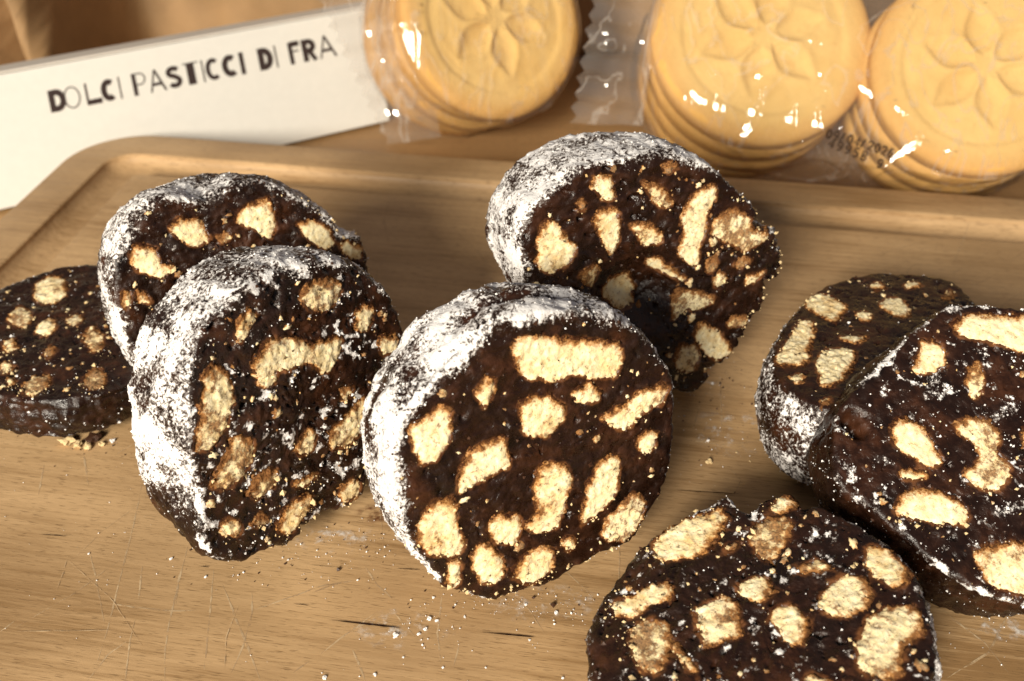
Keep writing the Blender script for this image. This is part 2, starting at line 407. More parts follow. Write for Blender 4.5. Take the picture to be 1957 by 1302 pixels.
SLICES = {"A":{"c":[-109.98,184.33,12.52],"n":[0.0,0.0349,0.9994],"u":[1.0,-0.0,-0.0],"T":11.5,"out":[[-24.15,-2.55],[-24.78,5.77],[-22.45,11.59],[-19.59,16.62],[-16.56,20.25],[-12.88,23.96],[-7.73,27.21],[-0.32,29.41],[8.62,27.21],[17.04,18.68],[23.94,4.83],[26.87,-8.7],[26.08,-17.85],[22.63,-22.6],[18.52,-24.91],[11.91,-26.8],[4.5,-26.43],[-2.78,-24.14],[-10.75,-19.45],[-18.14,-12.1]],"ch":[[[-9.99,16.62],[-9.58,22.89],[-4.97,22.89],[-0.96,16.62],[-1.91,11.59],[-6.35,11.59]],[[-10.94,3.88],[-10.55,9.63],[-6.48,7.69],[-4.62,2.95],[-7.11,1.09]],[[9.49,-3.44],[10.57,1.09],[13.94,-2.55],[16.23,-7.84],[13.41,-8.7]],[[2.64,-21.82],[3.37,-18.66],[6.25,-17.05],[8.66,-19.45],[8.17,-23.37],[5.35,-24.91]],[[15.13,-19.45],[15.23,-15.42],[17.47,-14.6],[20.34,-18.66],[19.19,-22.6],[16.46,-21.82]],[[-2.64,-0.74],[-1.02,4.83],[2.0,1.09],[1.24,-2.55]],[[-6.03,-12.94],[-3.82,-12.1],[-1.45,-15.42],[-3.29,-17.05]],[[-1.79,-19.45],[-0.79,-18.26],[0.77,-20.25],[-0.23,-21.43]],[[2.54,-8.7],[3.64,-6.1],[5.97,-9.56],[4.55,-11.26]],[[3.13,3.88],[4.82,6.73],[7.45,3.88],[5.75,1.09]],[[-8.22,-5.22],[-6.33,-3.44],[-3.85,-6.97],[-5.74,-8.7]],[[-19.96,1.09],[-17.97,3.88],[-14.35,-0.74],[-15.43,-4.33]],[[-12.65,-12.94],[-9.81,-11.26],[-7.0,-15.42],[-9.32,-17.05]]]},"B":{"c":[-59.63,178.04,35.56],"n":[0.518,-0.7976,0.309],"u":[0.8387,0.5446,-0.0],"T":18.0,"out":[[-21.67,12.33],[-19.32,15.46],[-15.98,17.35],[-11.91,18.57],[-8.37,17.89],[-5.42,16.61],[-2.94,15.22],[-0.41,15.48],[2.81,16.35],[5.98,16.95],[9.4,16.5],[13.8,13.77],[18.07,10.0],[21.46,6.41],[23.5,3.69],[24.28,0.23],[26.65,-1.58],[29.05,-3.41],[29.37,-9.08],[26.61,-17.82],[20.42,-26.06],[11.62,-30.94],[1.33,-31.54],[-8.63,-30.37],[-18.48,-26.87],[-23.64,-22.53],[-25.59,-16.32],[-26.56,-9.6],[-26.51,-1.4],[-25.32,5.19],[-23.57,9.52]],"ch":[[[-11.54,12.15],[-9.25,13.43],[-5.73,12.38],[-3.85,8.82],[-4.31,6.43],[-7.51,6.42],[-10.63,8.9]],[[1.99,10.08],[4.52,11.86],[10.26,12.23],[11.04,9.45],[10.47,5.49],[8.22,3.05],[6.22,5.23],[3.79,7.51],[1.72,9.15]],[[15.02,4.64],[19.29,4.41],[22.34,1.36],[22.47,-2.46],[19.11,-2.49],[16.59,0.45]],[[-20.72,9.59],[-18.14,10.49],[-15.51,8.44],[-15.07,5.31],[-12.6,4.0],[-15.05,2.27],[-19.33,3.7],[-20.87,6.2]],[[-6.37,1.98],[-2.95,3.45],[0.62,1.79],[-0.54,-0.44],[-4.4,-1.52],[-6.33,0.42]],[[-2.77,7.47],[0.12,7.1],[0.18,5.55],[-2.33,5.56]],[[-22.02,1.08],[-19.91,0.36],[-19.2,-1.92],[-21.9,-1.5]],[[22.99,-2.62],[25.93,-2.17],[28.66,-4.95],[27.89,-8.04],[24.43,-5.82]],[[-24.47,1.41],[-22.86,1.37],[-23.16,-1.06],[-25.06,-1.91]],[[-16.02,-4.06],[-12.81,-3.1],[-11.15,-5.77],[-13.96,-6.88]]]},"C":{"c":[-40.66,136.16,29.07],"n":[0.7433,-0.6237,0.2419],"u":[0.6428,0.766,-0.0],"T":20.0,"out":[[9.07,27.77],[15.8,26.14],[22.07,22.09],[25.87,17.48],[28.45,12.75],[29.55,7.47],[29.91,3.05],[28.83,-1.29],[25.36,-4.93],[21.37,-10.15],[17.37,-15.36],[11.82,-20.85],[8.21,-24.98],[3.52,-24.22],[-1.7,-21.65],[-5.75,-21.87],[-10.08,-23.09],[-14.32,-21.03],[-18.33,-20.39],[-21.75,-18.57],[-24.83,-14.82],[-25.5,-10.94],[-24.47,-6.38],[-22.48,-1.45],[-22.09,2.81],[-20.95,7.57],[-19.06,12.83],[-17.01,17.88],[-14.14,22.38],[-10.33,25.35],[-4.7,27.43],[0.3,28.96]],"ch":[[[8.76,22.13],[12.35,23.55],[16.79,21.91],[18.49,19.43],[16.2,16.7],[12.27,16.52],[8.94,19.35]],[[-5.8,21.87],[-3.72,24.37],[-1.36,24.69],[-0.46,22.66],[-3.05,20.37],[-5.74,19.22]],[[-4.11,16.18],[0.41,17.42],[5.53,15.15],[8.28,12.53],[10.56,11.84],[15.08,9.93],[13.31,6.86],[10.62,4.9],[8.12,5.19],[6.72,8.32],[3.29,9.16],[0.12,10.45],[-2.38,8.57],[-4.6,10.46],[-4.97,13.97]],[[-14.9,16.62],[-12.86,19.08],[-9.8,17.31],[-9.1,14.23],[-10.83,9.84],[-13.34,7.0],[-16.94,4.9],[-20.44,5.58],[-18.86,9.47],[-16.66,12.92]],[[-19.5,-0.14],[-15.73,2.39],[-12.71,4.35],[-9.7,1.8],[-11.13,-1.88],[-14.23,-3.85],[-17.18,-4.1],[-20.22,-1.93]],[[-14.41,-7.29],[-11.29,-5.32],[-7.43,-6.21],[-7.43,-8.63],[-10.22,-10.32],[-13.12,-10.04]],[[19.44,12.77],[22.25,13.03],[24.26,10.83],[21.87,7.99],[18.8,9.07]],[[22.31,4.19],[25.1,5.05],[28.0,2.87],[26.33,0.12],[22.93,0.82]],[[4.91,-7.2],[8.88,-5.45],[14.06,-4.37],[16.54,-5.27],[14.55,-10.95],[9.28,-11.96],[5.07,-10.42]],[[-2.54,-4.71],[1.08,-3.48],[3.15,-4.83],[1.36,-7.93],[-1.75,-7.67]],[[3.74,-19.74],[7.44,-19.1],[9.05,-21.56],[7.07,-24.15],[3.35,-22.76]],[[-21.66,-9.7],[-19.19,-9.17],[-17.56,-11.61],[-18.71,-13.8],[-21.1,-12.56]],[[-15.98,-12.81],[-12.64,-13.47],[-12.49,-15.46],[-14.97,-14.82]],[[-11.62,-18.02],[-8.24,-14.86],[-3.31,-15.3],[-2.33,-17.94],[-5.69,-19.96],[-9.32,-21.07]],[[10.85,0.02],[13.43,-0.33],[14.02,-2.51],[11.24,-2.64]],[[-4.91,-11.03],[-0.81,-12.04],[0.57,-13.63],[-2.76,-13.81],[-5.37,-12.25]]]},"D":{"c":[4.12,122.6,29.89],"n":[0.4234,-0.8682,0.2588],"u":[0.8988,0.4384,-0.0],"T":18.0,"out":[[-1.4,29.75],[5.57,28.75],[12.12,26.38],[18.33,23.3],[23.59,18.86],[27.27,13.39],[29.64,8.17],[29.66,0.67],[28.62,-7.32],[26.24,-14.44],[23.22,-18.29],[19.53,-22.54],[17.55,-24.29],[11.48,-23.98],[5.43,-24.91],[-0.54,-26.12],[-6.15,-25.2],[-11.66,-24.59],[-15.61,-21.54],[-20.1,-17.67],[-20.93,-14.6],[-24.19,-7.9],[-25.29,-4.02],[-26.27,0.3],[-26.69,4.83],[-25.82,10.35],[-23.82,15.85],[-19.88,19.58],[-14.58,22.87],[-9.79,25.84],[-5.51,28.5]],"ch":[[[-1.52,24.82],[2.06,25.01],[8.09,23.21],[14.29,20.84],[19.03,18.09],[19.01,14.32],[17.43,12.09],[13.57,12.79],[9.42,15.2],[6.16,14.91],[1.59,16.65],[-1.16,19.61]],[[-0.78,14.26],[2.82,13.6],[6.32,11.36],[7.09,8.36],[5.18,5.7],[1.86,5.2],[-1.6,7.53],[-1.97,10.92]],[[-21.58,15.07],[-18.92,16.72],[-14.91,17.66],[-13.54,15.4],[-14.61,11.57],[-16.88,8.13],[-19.91,7.64],[-21.34,10.82]],[[-14.66,2.94],[-13.16,6.22],[-9.81,8.26],[-5.18,8.24],[-4.52,5.27],[-4.42,1.89],[-8.22,1.06],[-11.97,0.25],[-14.88,-0.31]],[[-9.43,18.16],[-7.18,19.99],[-4.77,19.22],[-6.2,16.05],[-7.93,14.54]],[[8.58,12.24],[11.91,12.78],[14.47,10.31],[13.19,8.52],[9.43,9.78]],[[14.04,5.43],[18.71,6.67],[24.03,8.29],[28.11,7.53],[27.3,3.8],[23.09,2.91],[18.28,1.11],[14.45,3.59]],[[21.05,-1.03],[24.61,-1.11],[25.65,-3.84],[23.1,-5.91],[20.85,-3.9]],[[0.73,-0.02],[4.51,-0.56],[7.05,-2.95],[5.99,-7.84],[4.43,-12.02],[1.9,-14.34],[-1.96,-13.66],[-3.87,-11.07],[-0.89,-9.29],[-0.83,-4.03]],[[10.17,-5.88],[12.71,-3.29],[16.2,-3.1],[17.22,-4.95],[16.19,-10.57],[14.17,-13.46],[10.49,-15.07],[7.51,-15.71],[8.63,-10.06]],[[12.67,-17.19],[15.9,-14.14],[19.59,-13.11],[22.13,-15.97],[20.3,-20.29],[16.4,-23.17],[11.83,-19.99]],[[-23.25,-3.72],[-21.25,-0.6],[-18.56,0.57],[-15.28,-1.28],[-15.68,-5.67],[-14.85,-8.91],[-16.08,-11.93],[-19.39,-11.4],[-23.02,-8.4]],[[-10.47,-7.79],[-7.64,-6.59],[-4.08,-8.31],[-4.0,-12.21],[-5.93,-14.43],[-9.55,-12.9],[-10.52,-10.12]],[[-14.58,-14.36],[-12.6,-11.62],[-10.07,-12.69],[-8.01,-17.81],[-9.51,-20.86],[-13.21,-19.84]],[[-7.19,-20.02],[-4.64,-17.42],[-0.59,-16.37],[1.97,-18.99],[0.97,-22.96],[-2.66,-24.54],[-6.43,-22.86]],[[-19.93,-16.54],[-18.26,-12.48],[-16.12,-14.0],[-17.25,-18.04],[-19.16,-18.4]],[[2.99,-17.55],[5.63,-17.1],[6.54,-19.67],[4.71,-20.47]]]},"F":{"c":[35.82,176.25,36.49],"n":[0.3664,-0.9069,0.2079],"u":[0.9272,0.3746,-0.0],"T":22.0,"out":[[-36.19,12.0],[-35.37,16.43],[-32.78,19.97],[-28.9,22.33],[-24.55,24.61],[-19.74,26.36],[-14.47,26.73],[-8.64,26.34],[-2.71,25.49],[2.84,23.8],[7.51,21.33],[11.25,17.81],[14.55,14.29],[17.92,11.19],[19.72,7.35],[20.41,4.18],[23.88,2.16],[25.18,-0.97],[27.07,-4.01],[26.43,-8.13],[23.28,-9.01],[22.36,-14.22],[19.56,-16.84],[17.39,-21.31],[14.59,-25.1],[11.14,-27.03],[8.26,-27.96],[7.44,-31.2],[4.28,-32.62],[-0.31,-30.73],[-8.65,-26.1],[-18.15,-19.05],[-26.57,-10.97],[-32.49,-2.34],[-35.55,5.24]],"ch":[[[-19.92,22.38],[-17.92,24.25],[-15.55,23.35],[-14.21,19.91],[-14.77,17.72],[-17.19,18.66]],[[-8.75,21.15],[-5.28,20.02],[-2.77,17.68],[-1.25,14.54],[-3.82,14.11],[-6.83,17.07]],[[0.29,10.87],[2.37,14.77],[5.48,17.01],[8.62,17.36],[9.47,14.32],[7.67,10.81],[7.19,6.97],[5.62,3.82],[5.13,-0.63],[1.35,0.73],[-0.24,4.1],[1.08,7.28]],[[7.74,6.36],[10.35,10.26],[14.12,10.48],[18.05,7.69],[18.7,5.04],[22.7,3.18],[21.11,0.96],[16.66,-0.13],[13.27,2.15]],[[-32.29,13.94],[-30.67,16.82],[-27.41,16.14],[-26.16,13.09],[-23.43,10.15],[-24.54,7.53],[-28.08,5.44],[-31.88,6.31],[-32.56,10.26]],[[-20.04,14.6],[-17.74,16.92],[-13.84,16.13],[-13.45,12.76],[-13.57,8.96],[-15.18,5.92],[-17.1,8.29],[-18.46,11.45]],[[-10.96,12.24],[-7.93,12.09],[-3.88,8.83],[-4.42,6.0],[-8.03,6.79],[-10.01,9.65]],[[-6.54,3.01],[-3.93,2.92],[1.89,-2.46],[1.36,-4.14],[-2.92,-1.35],[-6.05,0.89]],[[-23.24,4.33],[-19.23,4.88],[-17.82,2.6],[-19.94,0.11],[-22.4,1.19]],[[-17.51,-2.47],[-14.36,-0.2],[-9.72,-0.27],[-7.7,-3.8],[-9.37,-8.05],[-12.55,-8.82],[-16.08,-5.36]],[[-1.35,-7.39],[1.36,-5.43],[5.74,-7.0],[9.65,-9.52],[6.9,-11.52],[1.92,-11.36],[-0.82,-12.82]],[[3.61,-17.74],[5.82,-14.49],[9.8,-17.14],[13.94,-22.66],[13.43,-25.36],[9.38,-25.41],[6.46,-21.81]],[[-1.4,-21.38],[0.82,-18.66],[4.74,-19.69],[5.92,-23.91],[4.23,-26.85],[0.26,-25.76]],[[12.06,-16.61],[14.3,-14.98],[18.38,-16.55],[17.29,-18.49],[13.24,-18.01]],[[6.75,-0.49],[9.46,0.44],[10.07,-2.27],[7.33,-3.2]],[[13.39,-2.51],[16.7,-1.17],[18.99,-2.2],[16.22,-3.67]],[[8.47,-5.54],[10.64,-3.44],[12.35,-5.4],[10.17,-7.52]],[[-23.41,19.44],[-21.95,20.06],[-21.11,17.61],[-22.11,16.89]],[[16.86,-5.92],[20.26,-5.64],[22.52,-5.1],[22.04,-7.11],[18.08,-8.33]],[[-4.23,23.5],[-1.21,23.86],[0.3,21.74],[-2.74,21.62]]]},"G":{"c":[78.36,168.7,23.88],"n":[-0.0298,0.0819,0.9962],"u":[-0.9397,-0.342,0.0],"T":22.0,"out":[[25.73,0.68],[21.23,-4.85],[14.81,-10.9],[7.88,-15.86],[-0.0,-20.34],[-7.46,-22.28],[-14.4,-22.47],[-20.22,-21.07],[-25.55,-18.28],[-29.35,-15.11],[-31.28,-11.2],[-30.55,-5.03],[-28.14,1.55],[-21.46,10.29],[-12.15,17.86],[-2.66,23.03],[6.65,24.94],[15.42,24.13],[22.68,20.15],[25.52,17.6],[27.46,13.62],[28.14,8.95],[27.71,4.58]],"ch":[[[6.88,-14.97],[1.9,-19.16],[-1.8,-16.62],[-1.83,-11.32],[1.55,-8.1],[5.48,-7.02],[6.37,-11.02]],[[24.55,0.37],[18.82,-4.7],[11.09,-10.25],[8.72,-8.36],[14.18,-1.1],[18.84,4.32],[22.34,4.46],[25.39,3.2]],[[17.27,4.17],[13.11,1.01],[8.76,1.98],[7.42,5.0],[10.94,9.14],[16.18,12.36],[20.03,13.75],[21.45,11.69],[19.4,8.0]],[[-8.57,-9.45],[-12.87,-11.49],[-15.63,-9.36],[-13.91,-4.4],[-10.91,-1.99],[-8.61,-3.86]],[[-12.05,-17.78],[-15.49,-17.86],[-15.15,-14.47],[-12.04,-14.78]],[[-20.03,-14.93],[-23.62,-14.43],[-22.64,-11.82],[-19.09,-12.31]],[[25.85,6.88],[22.97,6.14],[22.09,8.42],[24.78,9.58]],[[7.62,-1.77],[3.82,-0.62],[1.2,0.04],[4.55,2.47],[7.05,1.01]],[[-1.4,-7.78],[-4.49,-8.34],[-4.03,-4.86],[-1.24,-4.67]],[[-25.44,-7.67],[-28.34,-8.42],[-27.03,-5.54],[-22.52,-5.51]],[[24.19,15.67],[21.98,15.86],[22.78,17.67],[24.97,17.48]],[[-11.97,2.02],[-15.7,2.69],[-13.25,6.89],[-9.08,6.85]]]},"H":{"c":[83.32,128.97,29.03],"n":[0.0396,-0.4523,0.891],"u":[0.9962,0.0872,-0.0],"T":18.0,"out":[[8.51,28.79],[13.56,28.21],[20.85,26.38],[27.48,22.65],[31.41,15.85],[31.8,5.3],[28.43,-6.98],[23.26,-16.12],[15.59,-24.65],[9.92,-27.76],[3.68,-28.61],[-0.98,-27.42],[-5.08,-25.83],[-10.41,-21.95],[-14.0,-18.13],[-17.66,-14.26],[-21.26,-9.86],[-24.78,-6.81],[-25.91,-3.41],[-25.33,1.4],[-23.54,6.24],[-21.56,9.66],[-16.03,14.49],[-9.22,19.91],[-2.99,24.44],[4.27,28.47]],"ch":[[[3.87,25.14],[7.97,26.85],[14.02,26.22],[20.84,24.71],[18.48,17.17],[15.13,17.91],[11.08,19.78],[7.21,20.55],[3.64,22.4]],[[-5.77,17.56],[-3.18,21.72],[-0.18,21.54],[0.97,18.22],[-1.37,15.17],[-4.61,14.31],[-6.8,15.5]],[[3.14,13.31],[5.51,16.35],[7.35,15.7],[6.4,11.54],[3.88,8.84],[2.52,10.22]],[[-1.2,4.83],[1.98,5.64],[5.72,4.9],[6.63,1.32],[5.77,-1.59],[6.96,-4.12],[5.02,-7.36],[0.85,-8.52],[-1.91,-6.43],[-1.72,-4.03],[1.2,-2.28],[0.59,0.71],[-1.26,2.82]],[[-14.32,2.17],[-12.64,6.06],[-10.11,6.4],[-7.38,3.71],[-5.67,-0.85],[-5.71,-2.8],[-8.8,-3.57],[-11.14,-1.48],[-13.5,0.63]],[[-16.65,-10.17],[-14.1,-7.52],[-9.79,-7.34],[-5.83,-8.55],[-3.21,-11.07],[-3.98,-13.81],[-8.25,-13.98],[-12.61,-12.76],[-16.53,-11.57]],[[-4.0,-18.82],[-0.87,-17.68],[5.13,-17.64],[8.8,-19.7],[6.73,-26.23],[2.19,-27.21],[-1.37,-25.66],[-3.69,-24.18],[-4.3,-21.49]],[[-14.21,-4.18],[-12.57,-3.32],[-8.45,-4.08],[-9.29,-5.46],[-13.63,-5.65]],[[10.3,2.09],[12.54,2.95],[15.31,0.76],[12.62,-1.54],[10.04,-0.39]],[[20.32,8.6],[24.92,7.27],[22.75,2.3],[19.18,3.54]],[[15.1,-8.99],[19.67,-8.33],[18.43,-13.46],[14.69,-13.21]]]},"I":{"c":[40.75,102.82,20.26],"n":[-0.1908,-0.0,0.9816],"u":[0.0,-1.0,0.0],"T":15.0,"out":[[-16.93,-11.46],[-20.34,-5.54],[-22.11,-1.05],[-18.75,0.45],[-17.87,2.35],[-20.08,5.66],[-21.21,8.79],[-20.05,10.6],[-17.44,11.24],[-16.77,15.11],[-13.54,18.28],[-9.32,21.8],[-4.34,24.89],[0.62,26.3],[6.83,25.75],[13.45,24.81],[18.71,22.58],[23.51,18.74],[27.52,13.01],[29.55,6.05],[29.91,-3.72],[27.89,-13.24],[23.8,-21.21],[18.73,-26.03],[14.1,-28.23],[8.99,-29.03],[4.67,-28.57],[-0.59,-26.87],[-5.41,-23.72],[-9.94,-20.49],[-13.58,-17.25]],"ch":[[[-11.78,-15.8],[-14.75,-14.63],[-16.86,-11.05],[-18.85,-6.6],[-19.17,-1.97],[-15.35,-2.0],[-12.03,-4.38],[-9.77,-6.35],[-8.89,-10.49],[-9.07,-14.89]],[[-13.18,1.46],[-15.89,4.41],[-15.36,7.54],[-13.43,9.53],[-9.6,7.5],[-6.61,4.13],[-7.45,1.95]],[[-0.67,-24.1],[-2.32,-22.39],[-3.64,-18.3],[-4.5,-14.25],[-1.91,-13.01],[-0.09,-16.74],[1.71,-20.42],[1.28,-23.48]],[[4.29,-21.44],[2.53,-17.8],[4.81,-14.27],[9.85,-15.66],[12.59,-17.1],[12.23,-19.99],[9.51,-21.56]],[[1.73,-10.43],[0.35,-7.17],[0.32,-4.11],[3.71,-2.83],[7.96,-3.98],[8.42,-6.99],[8.88,-10.0],[5.37,-10.21]],[[-1.81,-2.59],[-3.74,0.46],[-2.36,3.25],[0.48,3.42],[1.41,0.22],[0.08,-2.55]],[[3.44,1.69],[2.48,4.49],[4.2,7.06],[7.38,7.77],[10.51,5.61],[10.19,3.18],[6.99,1.69]],[[3.19,9.5],[-0.09,12.16],[-1.53,15.13],[-0.09,18.46],[3.97,18.05],[6.89,13.65],[5.55,10.39]],[[10.38,14.14],[6.85,16.52],[5.22,20.57],[6.64,24.4],[10.83,23.77],[13.3,20.58],[17.07,18.75],[18.17,15.05],[15.91,12.63],[12.7,12.81]],[[-4.13,7.45],[-5.26,9.62],[-4.75,12.94],[-3.24,13.32],[-2.64,10.91],[-2.63,7.87]],[[-6.67,19.53],[-6.09,23.16],[-1.88,25.25],[0.86,24.77],[2.2,21.46],[-0.88,19.42]],[[7.79,-15.03],[8.4,-13.63],[14.15,-11.17],[14.42,-12.28]],[[-10.83,-3.37],[-11.4,-0.47],[-9.46,-1.22],[-8.78,-3.32]],[[-19.26,7.14],[-20.46,9.86],[-18.04,10.96],[-16.27,8.55],[-17.2,6.31]],[[16.45,4.24],[16.48,7.68],[18.16,8.63],[19.31,5.28]],[[17.77,-14.18],[17.49,-9.91],[20.35,-8.64],[21.82,-12.32]],[[22.61,-5.27],[21.97,-1.08],[24.67,0.02],[25.69,-3.85]],[[21.65,9.07],[21.3,12.5],[24.23,12.33],[24.62,9.28]]]}}
